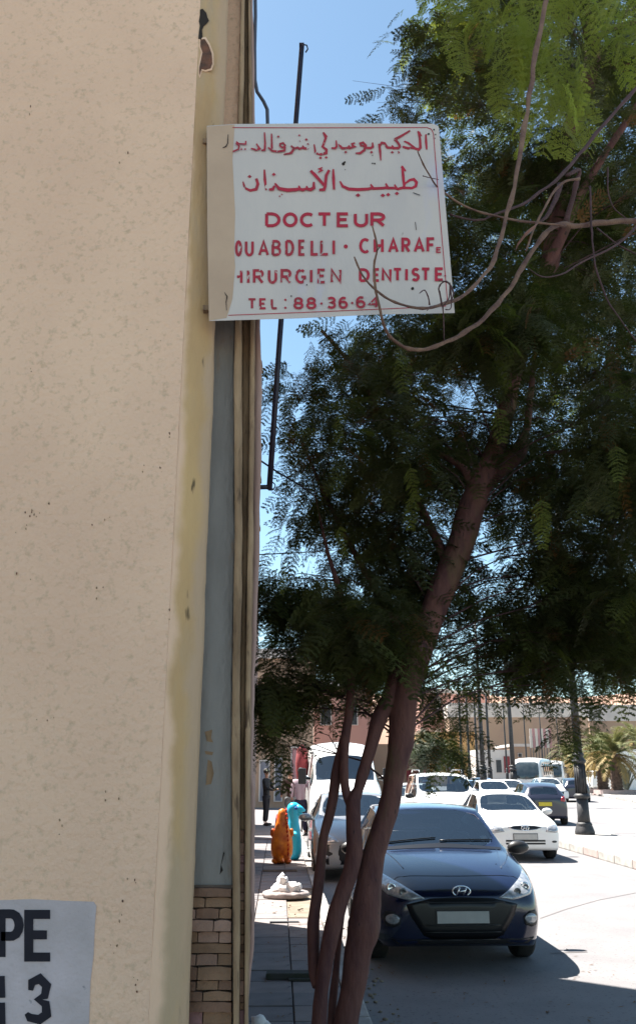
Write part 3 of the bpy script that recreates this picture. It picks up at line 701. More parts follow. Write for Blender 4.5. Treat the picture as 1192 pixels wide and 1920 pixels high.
# ------------------------------------------------------------------ vehicles
def shell(stations, glass_rules, inset=0.03, sub=2, cres=()):
    """closed body from cross-sections; returns evaluated bmesh whose glass faces carry material 1.. """
    bm = bmesh.new(); rings = []; cl = bm.edges.layers.float.new('crease_edge'); vl = bm.verts.layers.float.new('crease_vert')
    for (y, zb, wl, zm, wm, zk, wk, ze, we, zt) in stations:
        pts = [(0, zb), (wl, zb), (wm, zm), (wk, zk), (we, ze), (0, zt), (-we, ze), (-wk, zk), (-wm, zm), (-wl, zb)]
        rings.append([bm.verts.new((x, y, z_)) for x, z_ in pts])
    n = 10; F = {}
    for i in range(len(rings) - 1):
        for k in range(n):
            k2 = (k + 1) % n
            F[(i, k)] = bm.faces.new((rings[i][k], rings[i][k2], rings[i + 1][k2], rings[i + 1][k]))
    for r, i in ((rings[0], 'f'), (rings[-1], 'r')):
        # quads across
        for a, b, c, d in ((0, 1, 2, None), ):
            pass
        q = [(0, 1, 2, 9), (9, 2, 3, 8), ]
        try:
            bm.faces.new((r[9], r[0], r[1], r[2], r[8])); bm.faces.new((r[8], r[2], r[3], r[7])); bm.faces.new((r[7], r[3], r[4], r[5], r[6]))
        except ValueError: pass
    bmesh.ops.recalc_face_normals(bm, faces=bm.faces)
    for i in range(len(rings) - 1):
        for k, c_ in ((1, .7), (9, .7), (3, .35), (7, .35), (4, .55), (6, .55), (2, .15), (8, .15)):
            e = bm.edges.get((rings[i][k], rings[i + 1][k]))
            if e: e[cl] = c_
    for i in cres:
        for k in range(3, 7):
            e = bm.edges.get((rings[i][k], rings[i][k + 1]))
            if e: e[cl] = .6
    for idx, (keys, mi, ins) in enumerate(glass_rules):
        fs = [F[k] for k in keys]
        bmesh.ops.inset_region(bm, faces=fs, thickness=ins, use_even_offset=True, use_boundary=True)
        for f in fs: f.material_index = mi
        fset = set(fs)
        for v in {v for f in fs for v in f.verts}:
            if sum(1 for q in v.link_faces if q in fset) == 1: v[vl] = .9
        for f in fs:
            for e in f.edges:
                if any(q not in fset for q in e.link_faces): e[cl] = 1.0
    me = bpy.data.meshes.new('tmp'); bm.to_mesh(me); bm.free()
    o = bpy.data.objects.new('tmp', me); C.objects.link(o)
    for _ in range(6): me.materials.append(None)
    md = o.modifiers.new('s', 'SUBSURF'); md.levels = sub; md.render_levels = sub
    dg = bpy.context.evaluated_depsgraph_get(); dg.update()
    ev = bpy.data.meshes.new_from_object(o.evaluated_get(dg))
    bpy.data.objects.remove(o)
    return ev
def split(ev, mi):
    vs = []; fs = []; mp = {}
    for p in ev.polygons:
        if p.material_index == mi:
            f = []
            for v in p.vertices:
                if v not in mp: mp[v] = len(vs); vs.append(tuple(ev.vertices[v].co))
                f.append(mp[v])
            fs.append(f)
    return vs, fs
def mesh_obj(name, vs, fs, m, parent, smooth=True):
    me = bpy.data.meshes.new(name); me.from_pydata(vs, [], fs); me.materials.append(m)
    me.polygons.foreach_set('use_smooth', [smooth] * len(fs)); me.update()
    o = bpy.data.objects.new(name, me); C.objects.link(o); o.parent = parent; return o
def conform(bvh, pts, axis, sgn_, name, m, parent, off=0.006, cuts=3, th=0.012, dome=0.0):
    """a piece laid onto the body: pts in the plane square to the axis, pressed on along it"""
    bm = bmesh.new()
    vs = [bm.verts.new((a, b, 0)) for a, b in pts]
    bm.faces.new(vs); bmesh.ops.triangulate(bm, faces=bm.faces[:])
    bmesh.ops.subdivide_edges(bm, edges=bm.edges[:], cuts=cuts, use_grid_fill=True)
    ca = sum(p[0] for p in pts) / len(pts); cb_ = sum(p[1] for p in pts) / len(pts)
    bd = {v for e in bm.edges if len(e.link_faces) == 1 for v in e.verts}
    last = None
    for v in bm.verts:
        a, b = v.co.x, v.co.y
        if axis == 'y': o_, d_ = Vector((a, -3 * sgn_ if sgn_ > 0 else 12, b)), Vector((0, sgn_, 0))
        else: o_, d_ = Vector((6 * sgn_, a, b)), Vector((-sgn_, 0, 0))
        h = bvh.ray_cast(o_, d_)
        p = h[0] if h[0] else bvh.find_nearest(Vector((a, (0 if sgn_ > 0 else 8), b)) if axis == 'y' else Vector((2 * sgn_, a, b)))[0]
        extra = off + (dome if v not in bd else 0)
        q = p - d_ * extra
        if axis == 'y': v.co = Vector((a, q.y, b))
        else: v.co = Vector((q.x, a, b))
    # rim
    edges = [e for e in bm.edges if len(e.link_faces) == 1]
    r = bmesh.ops.extrude_edge_only(bm, edges=edges)
    for g_ in r['geom']:
        if isinstance(g_, bmesh.types.BMVert): g_.co += (Vector((0, sgn_, 0)) if axis == 'y' else Vector((-sgn_, 0, 0))) * (th + off)
    me = bpy.data.meshes.new(name); bm.to_mesh(me); bm.free(); me.materials.append(m)
    me.polygons.foreach_set('use_smooth', [True] * len(me.polygons))
    o = bpy.data.objects.new(name, me); C.objects.link(o); o.parent = parent
    return o
def circ(cx, cy, r, n=14, ry=None, a0=0, a1=360):
    return [(cx + r * math.cos(math.radians(a0 + (a1 - a0) * i / n)), cy + (ry or r) * math.sin(math.radians(a0 + (a1 - a0) * i / n))) for i in range(n)]
wheel_src = {}
def wheel(parent, x, y, r=0.31, wd=0.2, side=1):
    key = (r, wd)
    if key not in wheel_src:
        t = MB(); t.lathe([(r * .66, -wd / 2), (r * .93, -wd / 2), (r, -wd / 2 + .03), (r, wd / 2 - .03), (r * .93, wd / 2), (r * .66, wd / 2)], n=28, axis='x', closed=False)
        o = t.build('wheel', M['tyre'], None)
        q = MB(); q.lathe([(r * .66, wd / 2 - .005), (r * .62, wd / 2 - .03), (r * .25, wd / 2 - .02), (r * .12, wd / 2 - .005), (0.001, wd / 2)], n=24, axis='x')
        for k in range(5):
            a = k * 2 * math.pi / 5
            q.tube([(wd / 2 - .012, r * .1 * math.cos(a), r * .1 * math.sin(a)), (wd / 2 - .006, r * .62 * math.cos(a), r * .62 * math.sin(a))], [.022, .03], 4)
        ro = q.build('rim', M['rim'], o)
        wheel_src[key] = (o, ro); o.parent = parent
        o.location = (x, y, r); o.rotation_euler = (0, 0, 0 if side > 0 else math.pi); return o
    o, ro = wheel_src[key]
    c = copy_tree(o); c.parent = parent; c.location = (x, y, r); c.rotation_euler = (0, 0, 0 if side > 0 else math.pi); return c
def emblem(bvh, parent, z, s=1.0, name='emblem', x0=0.0):
    h = bvh.ray_cast(Vector((x0, -3, z)), Vector((0, 1, 0)))[0]; y = (h.y if h else 0) - 0.016
    mb = MB()
    mb.tube([(x0 + .064 * s * math.cos(a * math.pi / 12), y, z + .034 * s * math.sin(a * math.pi / 12)) for a in range(25)], .0055 * s, 6, cap=False)
    for sx in (-1, 1):
        mb.tube([(x0 + sx * .024 * s + .014 * s, y - .002, z + .026 * s), (x0 + sx * .024 * s - .012 * s, y - .002, z - .026 * s)], .0065 * s, 6)
    mb.tube([(x0 - .026 * s, y - .002, z - .004 * s), (x0, y - .002, z - .001 * s), (x0 + .026 * s, y - .002, z + .005 * s)], .0055 * s, 6)
    return mb.build(name, M['chrome'], parent)
def mirrors(car, y, z, x, m, s=1.0):
    for sd in (-1, 1):
        q = MB(); q.ico((sd * (x + .13 * s), y, z), 1, 2, (.125 * s, .075 * s, .075 * s)); q.tube([(sd * (x - .03), y + .02, z - .04), (sd * (x + .06), y + .01, z - .03)], .022, 6)
        q.build('side_mirror', m, car)
def cabin(car, y0, yb, zf, hw, zc, detail=True):
    q = MB(); q.box(-hw, hw, y0, y0 + .55, zf, zc); q.build('dashboard', M['blackpl'], car, bevel=.04)
    if not detail: return
    for sx in (-1, 1):
        q = MB(); q.box(sx * .36 - .24, sx * .36 + .24, y0 + 1.05, y0 + 1.2, zf - .1, zc + .18); q.box(sx * .36 - .24, sx * .36 + .24, y0 + .6, y0 + 1.1, zf - .2, zf - .02)
        q.build('front_seat', M['seat'], car, bevel=.05)
        q = MB(); q.box(sx * .36 - .13, sx * .36 + .13, y0 + 1.08, y0 + 1.17, zc + .2, zc + .38); q.build('headrest', M['seat'], car, bevel=.035)
    q = MB(); q.box(-hw + .1, hw - .1, yb - .25, yb - .1, zf - .1, zc + .16); q.build('rear_seat', M['seat'], car, bevel=.05)
    q = MB(); c = Vector((.36, y0 + .52, zc + .02)); t_ = [c + Vector((.18 * math.cos(a * math.pi / 10), .07 * math.sin(a * math.pi / 10), .17 * math.sin(a * math.pi / 10))) for a in range(21)]
    q.tube(t_, .013, 6, cap=False); q.tube([c + Vector((-.17, 0, 0)), c + Vector((.17, 0, 0))], .012, 6); q.build('steering_wheel', M['cabin'], car)

HATCH = [(0.00, .27, .56, .42, .66, .58, .62, .66, .42, .69), (0.10, .21, .70, .44, .78, .66, .735, .75, .50, .79), (0.34, .19, .79, .50, .845, .77, .80, .865, .57, .895),
         (0.75, .19, .82, .55, .865, .87, .83, .955, .62, .985), (1.12, .19, .83, .60, .868, .93, .825, .995, .71, 1.035), (1.86, .19, .83, .62, .868, .97, .81, 1.385, .605, 1.42),
         (2.45, .19, .83, .62, .868, .99, .81, 1.43, .60, 1.475), (3.15, .19, .83, .62, .865, 1.01, .79, 1.395, .555, 1.455), (3.68, .20, .80, .62, .84, 1.02, .76, 1.28, .50, 1.345),
         (3.93, .25, .76, .62, .80, .98, .73, 1.01, .52, 1.03), (4.02, .32, .66, .55, .74, .82, .66, .87, .46, .89)]
SEDAN = [(0.00, .27, .58, .42, .66, .60, .63, .69, .42, .71), (0.09, .22, .71, .46, .765, .66, .735, .75, .50, .775), (0.34, .20, .78, .50, .825, .76, .79, .83, .58, .855),
         (0.75, .20, .80, .55, .838, .83, .81, .90, .62, .93), (1.18, .20, .81, .58, .838, .88, .80, .95, .70, .985), (1.92, .20, .81, .60, .838, .92, .78, 1.31, .59, 1.345),
         (2.45, .20, .81, .60, .838, .93, .78, 1.35, .59, 1.39), (3.05, .20, .81, .60, .838, .94, .77, 1.31, .54, 1.365), (3.60, .20, .80, .60, .83, .94, .75, 1.00, .60, 1.03),
         (4.10, .24, .77, .58, .81, .92, .72, .96, .58, .98), (4.28, .34, .68, .55, .75, .80, .67, .85, .48, .87)]
def car(name, label, cat, loc, rz, st, m, windshield=(4, 5), side=(4, 8), rearw=(8, 9), detail=2, group=None, wheels=(.80, 3.28), wr=.31, mirror=None, sub=2, glass=None, mz=None, wm_=None):
    root = empty(name, loc, rz, label, cat, group)
    rules = [([(windshield[0], 4), (windshield[0], 5)], 1, .035), ([(rearw[0], 4), (rearw[0], 5)], 2, .04)]
    mid = (side[0] + side[1]) // 2
    for k in (3, 6):
        for i0, i1 in ((side[0], mid), (mid, side[1])):
            if i1 > i0: rules.append(([(i, k) for i in range(i0, i1)], 3, .035))
    ev = shell(st, rules, sub=sub, cres=(windshield[0], windshield[1], rearw[0]))
    v, f = split(ev, 0); mesh_obj('body', v, f, m, root)
    glass = glass or M['glass']
    v, f = split(ev, 1); mesh_obj('windshield', v, f, glass, root)
    v, f = split(ev, 2); mesh_obj('rear_window', v, f, glass, root)
    v, f = split(ev, 3)
    # islands of side glass -> one window each
    par = list(range(len(v)))
    def fd(a):
        while par[a] != a: par[a] = par[par[a]]; a = par[a]
        return a
    for q in f:
        for a in q[1:]: par[fd(a)] = fd(q[0])
    gr = {}
    for q in f: gr.setdefault(fd(q[0]), []).append(q)
    for qs in gr.values():
        ids = sorted({a for q in qs for a in q}); mp = {a: i for i, a in enumerate(ids)}
        mesh_obj('side_window', [v[a] for a in ids], [[mp[a] for a in q] for q in qs], glass, root)
    bvh = BVHTree.FromPolygons([w_.co for w_ in ev.vertices], [p.vertices for p in ev.polygons])
    W_ = max(s[4] for s in st)
    for y in wheels:
        for sd in (-1, 1):
            if detail > 0: conform(bvh, [(y + (wr + .05) * math.cos(a), max(.2, wr + (wr + .05) * math.sin(a))) for a in [(-15 + i * 15) * math.pi / 180 for i in range(15)]], 'x', sd, 'wheel_arch', M['grillem'], root, off=.003, cuts=1, th=.004)
            wheel(root, sd * (W_ - .125), y, wr, .19, sd)
    ws = st[windshield[0]]
    mirrors(root, ws[0] + .30, mz or (ws[5] + .07), W_ - .05, wm_ or m)
    if detail > 1: cabin(root, ws[0] + .15, st[rearw[0]][0], ws[5] - .25, W_ - .15, ws[5] + .0)
    return root, bvh
def mir(pts): return [(-x, y) for x, y in reversed(pts)]
def both(bvh, pts, name, m, root, **k):
    conform(bvh, pts, 'y', 1, name, m, root, **k); conform(bvh, mir(pts), 'y', 1, name, m, root, **k)
def plate(bvh, root, z, w_=.52, h_=.11, m=None, x0=0, rear=False):
    d = Vector((0, -1, 0)) if rear else Vector((0, 1, 0))
    hs = [bvh.ray_cast(Vector((x0 + dx, 9 if rear else -3, z)), d)[0] for dx in (0, -w_ / 2, w_ / 2)]
    yv = [h.y for h in hs if h]; y = (max(yv) + .012) if rear else (min(yv) - .012)
    s_ = 1 if rear else -1
    q = MB(); q.box(x0 - w_ / 2, x0 + w_ / 2, y - .006, y + .006, z - h_ / 2, z + h_ / 2); o = q.build('number_plate', m or M['plate'], root, bevel=.002)
    q = MB(); q.box(x0 - w_ / 2 - .012, x0 + w_ / 2 + .012, y - .006 + .008 * -s_, y + .006 + .008 * -s_, z - h_ / 2 - .012, z + h_ / 2 + .012); q.build('plate_holder', M['blackpl'], root, bevel=.002)

AX = math.atan(-KS)      # yaw of things lined up with the street
# --- dark blue hatchback, nearest
bc, bv = car('parked_hatchback', 'dark blue hatchback facing the camera, nearest car, parked beside the red brown tree trunks', 'car', (GX(866, 8.95, 1700) * 1.0, 8.93, 0), AX, HATCH, M['blue'], wm_=M['blackpl'])
conform(bv, [(-.54, .60), (-.50, .50), (-.38, .33), (-.30, .30), (.30, .30), (.38, .33), (.50, .50), (.54, .60), (.30, .655), (0, .665), (-.30, .655)], 'y', 1, 'grille', M['grillem'], bc, off=.006, cuts=3)
for i, z in enumerate((.36, .42, .62)):
    h = [Vector((x, bv.ray_cast(Vector((x, -3, z)), Vector((0, 1, 0)))[0].y - .014, z)) for x in [(-.36 + .08 * k) * (1 if z < .6 else 1.15) for k in range(10)]]
    q = MB(); q.tube(h, .006, 6); q.build('grille_bar', M['blackpl'], bc)
both(bv, [(.36, .655), (.44, .70), (.56, .765), (.70, .83), (.765, .86), (.785, .80), (.765, .725), (.70, .675), (.60, .655), (.50, .635)], 'headlight', M['lamp'], bc, off=.008, cuts=4, dome=.006)
for sd in (-1, 1):
    for (x, z, r) in ((.66, .735, .048), (.56, .705, .038)):
        y = bv.ray_cast(Vector((sd * x, -3, z)), Vector((0, 1, 0)))[0].y - .016
        q = MB(); q.lathe([(r, 0), (r * .9, -.01), (r * .62, -.014), (r * .55, -.006), (.001, -.012)], (sd * x, y, z), 16, 'y'); q.build('headlight_reflector', M['chrome'] if r > .04 else M['lampd'], bc)
both(bv, [(.59, .49), (.66, .535), (.73, .54), (.755, .49), (.74, .41), (.67, .395), (.60, .42)], 'fog_lamp_recess', M['blackpl'], bc, off=.004, cuts=3)
both(bv, circ(.67, .47, .065, 14, .045), 'fog_lamp', M['lamp'], bc, off=.014, cuts=2)
conform(bv, [(-.70, .30), (-.62, .25), (.62, .25), (.70, .30), (.55, .285), (-.55, .285)], 'y', 1, 'bumper_lip', M['blackpl'], bc, off=.012, cuts=3)
plate(bv, bc, .49, .50, .105)
emblem(bv, bc, .715, 1.35)
# bonnet shut line: follows the front edge of the bonnet
hl = []
for k in range(25):
    x = -.70 + 1.4 * k / 24; z = .80 + .0 * x - .0 + (.03 if abs(x) < .6 else .0) - .10 * max(0, abs(x) - .45)
    h_ = bv.ray_cast(Vector((x, -3, z)), Vector((0, 1, 0)))[0]
    if h_: hl.append(h_ + Vector((0, -.001, 0)))
q = MB(); q.tube(hl, .0035, 5); q.build('bonnet_gap', M['grillem'], bc)
for sx in (-1, 1):
    ln = []
    for k in range(12):
        y = .42 + k * .065; x = sx * (.50 + .012 * k)
        h_ = bv.ray_cast(Vector((x, y, 3)), Vector((0, 0, -1)))[0]; ln.append(h_ + Vector((0, 0, -.002)))
    q = MB(); q.tube(ln, .006, 6); q.build('bonnet_crease', M['blue'], bc)
for (x0, x1, w0) in ((-.62, -.02, 1), (.02, .62, 1)):
    ln = []
    for k in range(9):
        x = x0 + (x1 - x0) * k / 8; y = 1.205 + .05 * (k / 8) + .02
        h_ = bv.ray_cast(Vector((x, y, 3)), Vector((0, 0, -1)))[0]; ln.append(h_ + Vector((0, 0, .012)))
    q = MB(); q.tube(ln, .008, 6); q.build('wiper', M['grillem'], bc)
cp = MB()
pts = []
for k in range(13):
    x = -.68 + 1.36 * k / 12
    for y in (1.10, 1.19 - .05 * abs(x)):
        h_ = bv.ray_cast(Vector((x, y - .10 * (abs(x) < 0) , 3)), Vector((0, 0, -1)))[0]; pts.append(h_ + Vector((0, 0, .006)))
cp.add(pts, [(2 * k, 2 * k + 2, 2 * k + 3, 2 * k + 1) for k in range(12)], True); cp.build('cowl', M['grillem'], bc)
def on_glass(bvh, x, z, off=.008): 
    h_ = bvh.ray_cast(Vector((x, -3, z)), Vector((0, 1, 0)))[0]; return h_ + Vector((0, off, 0))
q = MB(); a = [on_glass(bv, *p) for p in ((.50, 1.08), (.58, 1.085), (.575, 1.13), (.505, 1.125))]; q.add(a, [(0, 1, 2, 3)]); q.build('windshield_sticker', M['paper'], bc)
q = MB(); q.box(-.10, .12, 1.72, 1.745, 1.24, 1.30); q.tube([(0, 1.74, 1.29), (0, 1.80, 1.37)], .01, 6); q.build('interior_mirror', M['blackpl'], bc, bevel=.01)
q = MB(); q.box(-.52, -.10, 1.44, 1.50, 1.17, 1.178); q.build('sun_shade_edge', M['paper'], bc)

# --- white sedan coming towards us
sc_, sv = car('driven_sedan', 'white sedan with smiling black grille facing the camera beside the lamp post island', 'car', (GX(984, 19.3, 1560), 19.3, 0), 0.03, SEDAN, M['white'])
conform(sv, [(-.36, .69), (-.24, .645), (0, .625), (.24, .645), (.36, .69), (.22, .715), (0, .725), (-.22, .715)], 'y', 1, 'grille', M['grillem'], sc_, off=.008)
q = MB(); q.tube([Vector((x, sv.ray_cast(Vector((x, -3, z)), Vector((0, 1, 0)))[0].y - .016, z)) for x, z in ((-.36, .69), (-.24, .645), (0, .622), (.24, .645), (.36, .69), (.22, .718), (0, .728), (-.22, .718), (-.36, .69))], .007, 6); q.build('grille_trim', M['chrome'], sc_)
emblem(sv, sc_, .675, 1.3)
both(sv, [(.44, .60), (.50, .70), (.66, .74), (.765, .72), (.765, .60), (.66, .575)], 'headlight', M['lamp'], sc_, off=.008, dome=.006)
plate(sv, sc_, .50, .50, .11)
for z in (.365, .42): conform(sv, [(-.42, z - .018), (.42, z - .018), (.42, z + .018), (-.42, z + .018)], 'y', 1, 'lower_intake', M['grillem'], sc_, off=.004)
both(sv, circ(.62, .40, .06, 12, .022), 'fog_lamp', M['blackpl'], sc_, off=.005)
q = MB(); a = [on_glass(sv, *p) for p in ((.48, 1.02), (.56, 1.02), (.55, 1.07), (.48, 1.07))]; q.add(a, [(0, 1, 2, 3)]); q.build('windshield_sticker', M['paper'], sc_)

# --- silver car parked behind the trunks
pc, pvb = car('parked_hatchback', 'silver car parked behind the forked tree trunks, in front of the tall van', 'car', (GX(686, 15.7, 1600) * .94, 15.7, 0), AX, HATCH, M['silver'])
both(pvb, [(.40, .66), (.50, .74), (.70, .82), (.77, .80), (.76, .70), (.62, .645)], 'headlight', M['lamp'], pc, off=.008, dome=.006)
conform(pvb, [(-.62, .62), (-.70, .45), (-.62, .30), (.62, .30), (.70, .45), (.62, .62)], 'y', 1, 'grille', M['grillem'], pc)
plate(pvb, pc, .48)
both(pvb, circ(.64, .42, .05, 12, .03), 'fog_lamp', M['lamp'], pc, off=.016, cuts=2)

# --- tall white van
VAN = [(0.00, .35, .74, .60, .84, .95, .80, 1.02, .60, 1.06), (0.15, .28, .88, .65, .95, 1.05, .88, 1.15, .68, 1.20), (0.65, .26, .94, .70, 1.0, 1.20, .95, 1.30, .78, 1.36),
       (0.95, .26, .95, .75, 1.0, 1.28, .96, 1.42, .84, 1.48), (1.75, .26, .95, .80, 1.0, 1.38, .97, 2.02, .83, 2.12), (2.2, .26, .95, .80, 1.0, 1.4, .98, 2.28, .82, 2.42),
       (3.2, .26, .95, .80, 1.0, 1.4, .98, 2.36, .84, 2.48), (4.4, .26, .95, .80, 1.0, 1.4, .98, 2.36, .84, 2.48), (5.3, .26, .95, .80, 1.0, 1.4, .98, 2.34, .84, 2.46), (5.45, .30, .93, .80, .98, 1.4, .96, 2.28, .82, 2.38), (5.50, .4, .88, .80, .93, 1.4, .9, 2.2, .78, 2.3)]
vc, vv = car('parked_van', 'tall white van with high roof parked behind the silver car', 'van', (GX(652, 23.3, 1447) , 23.3, 0), AX, VAN, M['white'], windshield=(3, 4), side=(3, 5), rearw=(9, 10), wheels=(.95, 4.3), wr=.34, mz=1.5)
vc.scale = (1, 1, 1.10)
for sd in (-1, 1):
    q = MB(); q.box(sd * 1.16 - .11, sd * 1.16 + .11, 1.1, 1.24, 1.36, 1.74); q.tube([(sd * .92, 1.2, 1.5), (sd * 1.12, 1.17, 1.5)], .025, 6); q.build('mirror_head', M['blackpl'], vc, bevel=.03)
both(vv, [(.56, .82), (.60, 1.0), (.80, 1.08), (.86, 1.0), (.86, .82), (.74, .76)], 'headlight', M['lamp'], vc, off=.008)
conform(vv, [(-.5, .60), (.5, .60), (.52, .86), (-.52, .86)], 'y', 1, 'grille', M['grillem'], vc)
plate(vv, vc, .52)
q = MB()
for zz in (1.22, 1.3): q.add([on_glass(vv, *p) for p in ((.1, zz), (.5, zz), (.5, zz + .05), (.1, zz + .05))], [(0, 1, 2, 3)])
# --- white boxy leisure van
LUD = [(0.00, .30, .66, .50, .76, .72, .72, .80, .52, .83), (0.10, .24, .80, .55, .86, .82, .82, .92, .62, .96), (0.4, .22, .86, .60, .905, .96, .86, 1.06, .68, 1.10),
       (0.85, .22, .87, .65, .91, 1.05, .88, 1.15, .72, 1.19), (1.10, .22, .87, .7, .91, 1.10, .88, 1.22, .79, 1.27), (1.75, .22, .87, .7, .91, 1.14, .87, 1.71, .73, 1.75),
       (2.3, .22, .87, .7, .91, 1.15, .87, 1.75, .70, 1.82), (3.1, .22, .87, .7, .91, 1.15, .87, 1.75, .70, 1.83), (4.0, .22, .87, .7, .90, 1.15, .86, 1.72, .70, 1.80), (4.20, .3, .84, .7, .87, 1.12, .82, 1.2, .68, 1.24), (4.26, .4, .78, .65, .83, .9, .8, .95, .6, .98)]
lc, lv = car('leisure_van', 'white boxy leisure van with roof rails facing the camera between blue hatchback and tall van', 'van', (GX(845, 24.2, 1447) , 24.2, 0), 0.01, LUD, M['white'], windshield=(4, 5), side=(4, 8), rearw=(8, 9), wr=.32, wm_=M['blackpl'])
both(lv, [(.50, .74), (.56, .88), (.74, .96), (.82, .92), (.82, .76), (.66, .70)], 'headlight', M['lamp'], lc, off=.008)
for sd in (-1, 1):
    q = MB(); q.tube([(sd * .62, 1.9, 1.80), (sd * .62, 2.0, 1.86), (sd * .62, 3.7, 1.88), (sd * .62, 3.85, 1.82)], .018, 6); q.build('roof_rail', M['silver'], lc)
q = MB(); q.add([on_glass(lv, *p) for p in ((.52, 1.52), (.62, 1.52), (.60, 1.60), (.51, 1.60))], [(0, 1, 2, 3)]); q.build('windshield_sticker', M['paper'], lc)
q = MB(); q.add([on_glass(lv, *p) for p in ((-.60, 1.54), (-.40, 1.56), (-.40, 1.60), (-.58, 1.60))], [(0, 1, 2, 3)]); q.build('windshield_sticker', M['paper'], lc)
# --- dark hatchback seen from behind: built facing us, turned round
dc, dv = car('driven_hatchback', 'dark hatchback with a yellow rear plate driving away beyond the white sedan', 'car', (GX(1021, 32.0, 1500) + .32, 36.0, 0), math.pi - 0.08, HATCH, M['darkcar'])
plate(dv, dc, .72, .46, .13, M['plateyel'], rear=True)
for sd in (-1, 1): conform(dv, [(x * sd, z) for x, z in ((.54, .82), (.70, .80), (.76, .92), (.72, 1.0), (.60, .96))][::sd], 'y', -1, 'tail_lamp', M['taillamp'], dc, off=.008)
# --- small cars further back
far = [
 ('far_car', 'small white hatchback stopped behind the white sedan, left of the second lamp post', 937, 40, HATCH, M['white'], 0.02, 1.0),
 ('far_car', 'pale car half hidden behind the second lamp post, in front of the minibus', 966, 44, HATCH, M['white'], 0.0, 1.0),
 ('far_car', 'small pale saloon beyond the white hatchback with only roof and windshield showing', 930, 55, SEDAN, M['white'], 0.0, 1.0),
 ('far_car', 'steel blue car between the leisure van and the lamp post', 888, 42, HATCH, M['bluegrey'], 0.0, 1.0),
 ('far_car', 'dark grey car in the distance in front of the second minibus', 1062, 60, HATCH, M['darkcar'], 3.0, 1.0),
 ('far_car', 'white car in the distance beside the dark grey car', 1042, 56, HATCH, M['white'], 0.05, 1.0),
 ('far_car', 'white car nose showing at the left side of the leisure van', 786, 29, HATCH, M['white'], 0.0, 1.0),
 ('far_car', 'greenish pale car behind the steel blue car', 912, 58, HATCH, M['bluegrey'], 0.0, 1.0)]
for nm, lb, px, D, stn, mm, rz, _ in far:
    X = GX(px, D)
    o, b_ = car(nm, lb, 'car', (X, D, 0), rz, stn, mm, detail=1)
    both(b_, [(.44, .66), (.52, .74), (.70, .80), (.76, .76), (.74, .68), (.60, .64)], 'headlight', M['lamp'], o, off=.008, cuts=2)
    conform(b_, [(-.36, .45), (.36, .45), (.40, .62), (-.40, .62)], 'y', 1, 'grille', M['grillem'], o, cuts=2)
vanr, vrb = car('far_van', 'white van parked between the palm trunks on the far plaza', 'van', (GX(1107, 88), 88, 0.15), 3.05, LUD, M['white'], windshield=(4, 5), side=(4, 8), rearw=(8, 9), detail=1)
plate(vrb, vanr, .8, .7, .2, M['paper'], rear=True)
# --- minibuses
BUS = [(0.0, .40, .90, .70, 1.0, 1.20, .98, 1.5, .85, 1.55), (0.1, .34, 1.0, .8, 1.08, 1.28, 1.06, 1.9, .92, 2.0), (.5, .32, 1.05, .85, 1.12, 1.35, 1.10, 2.55, .92, 2.65), (.95, .32, 1.06, .9, 1.13, 1.4, 1.12, 2.75, .95, 2.86),
       (2.5, .32, 1.06, .9, 1.13, 1.4, 1.12, 2.78, .98, 2.9), (5.0, .32, 1.06, .9, 1.13, 1.4, 1.12, 2.78, .98, 2.9), (7.2, .32, 1.06, .9, 1.13, 1.4, 1.12, 2.76, .98, 2.88), (7.5, .4, 1.0, .9, 1.08, 1.4, 1.06, 2.6, .92, 2.7)]
def bus(label, px, D, rz):
    root = empty('minibus', (GX(px, D), D, 0), rz, label, 'minibus', 'white minibuses on the far side of the road')
    ev = shell(BUS, [], sub=2); v, f = split(ev, 0); mesh_obj('body', v, f, M['white'], root)
    b_ = BVHTree.FromPolygons([w_.co for w_ in ev.vertices], [p.vertices for p in ev.polygons])
    conform(b_, [(-.86, 1.35), (-.90, 1.7), (-.82, 2.42), (-.6, 2.52), (.6, 2.52), (.82, 2.42), (.90, 1.7), (.86, 1.35), (0, 1.28)], 'y', 1, 'windshield', M['grillglass'], root, off=.03, cuts=5)
    for sd in (-1, 1):
        for k in range(5): conform(b_, [(1.3 + k * 1.15, 1.6), (2.35 + k * 1.15, 1.6), (2.35 + k * 1.15, 2.4), (1.3 + k * 1.15, 2.4)], 'x', sd, 'side_window', M['grillglass'], root, off=.03, cuts=2)
    both(b_, circ(.78, .85, .11, 10), 'headlight', M['lamp'], root, cuts=1)
    conform(b_, [(-.5, .62), (.5, .62), (.5, .9), (-.5, .9)], 'y', 1, 'grille', M['grillem'], root, cuts=2)
    for y in (1.5, 5.6):
        for sd in (-1, 1): wheel(root, sd * 1.0, y, .38, .22, sd)
    mirrors(root, .3, 2.2, 1.05, M['blackpl'], 1.1)
M['grillglass'] = mat('dark_tinted_glass', (0.02, 0.03, 0.035), 0.05, (0.04, 0.05, 0.055), 3, 3, spec=0.8)
bus('white minibus with big dark windshield facing the camera behind the pale cars', 986, 66, -0.38)
bus('white minibus furthest right, behind the first minibus and the distant dark car', 1034, 84, -0.30)

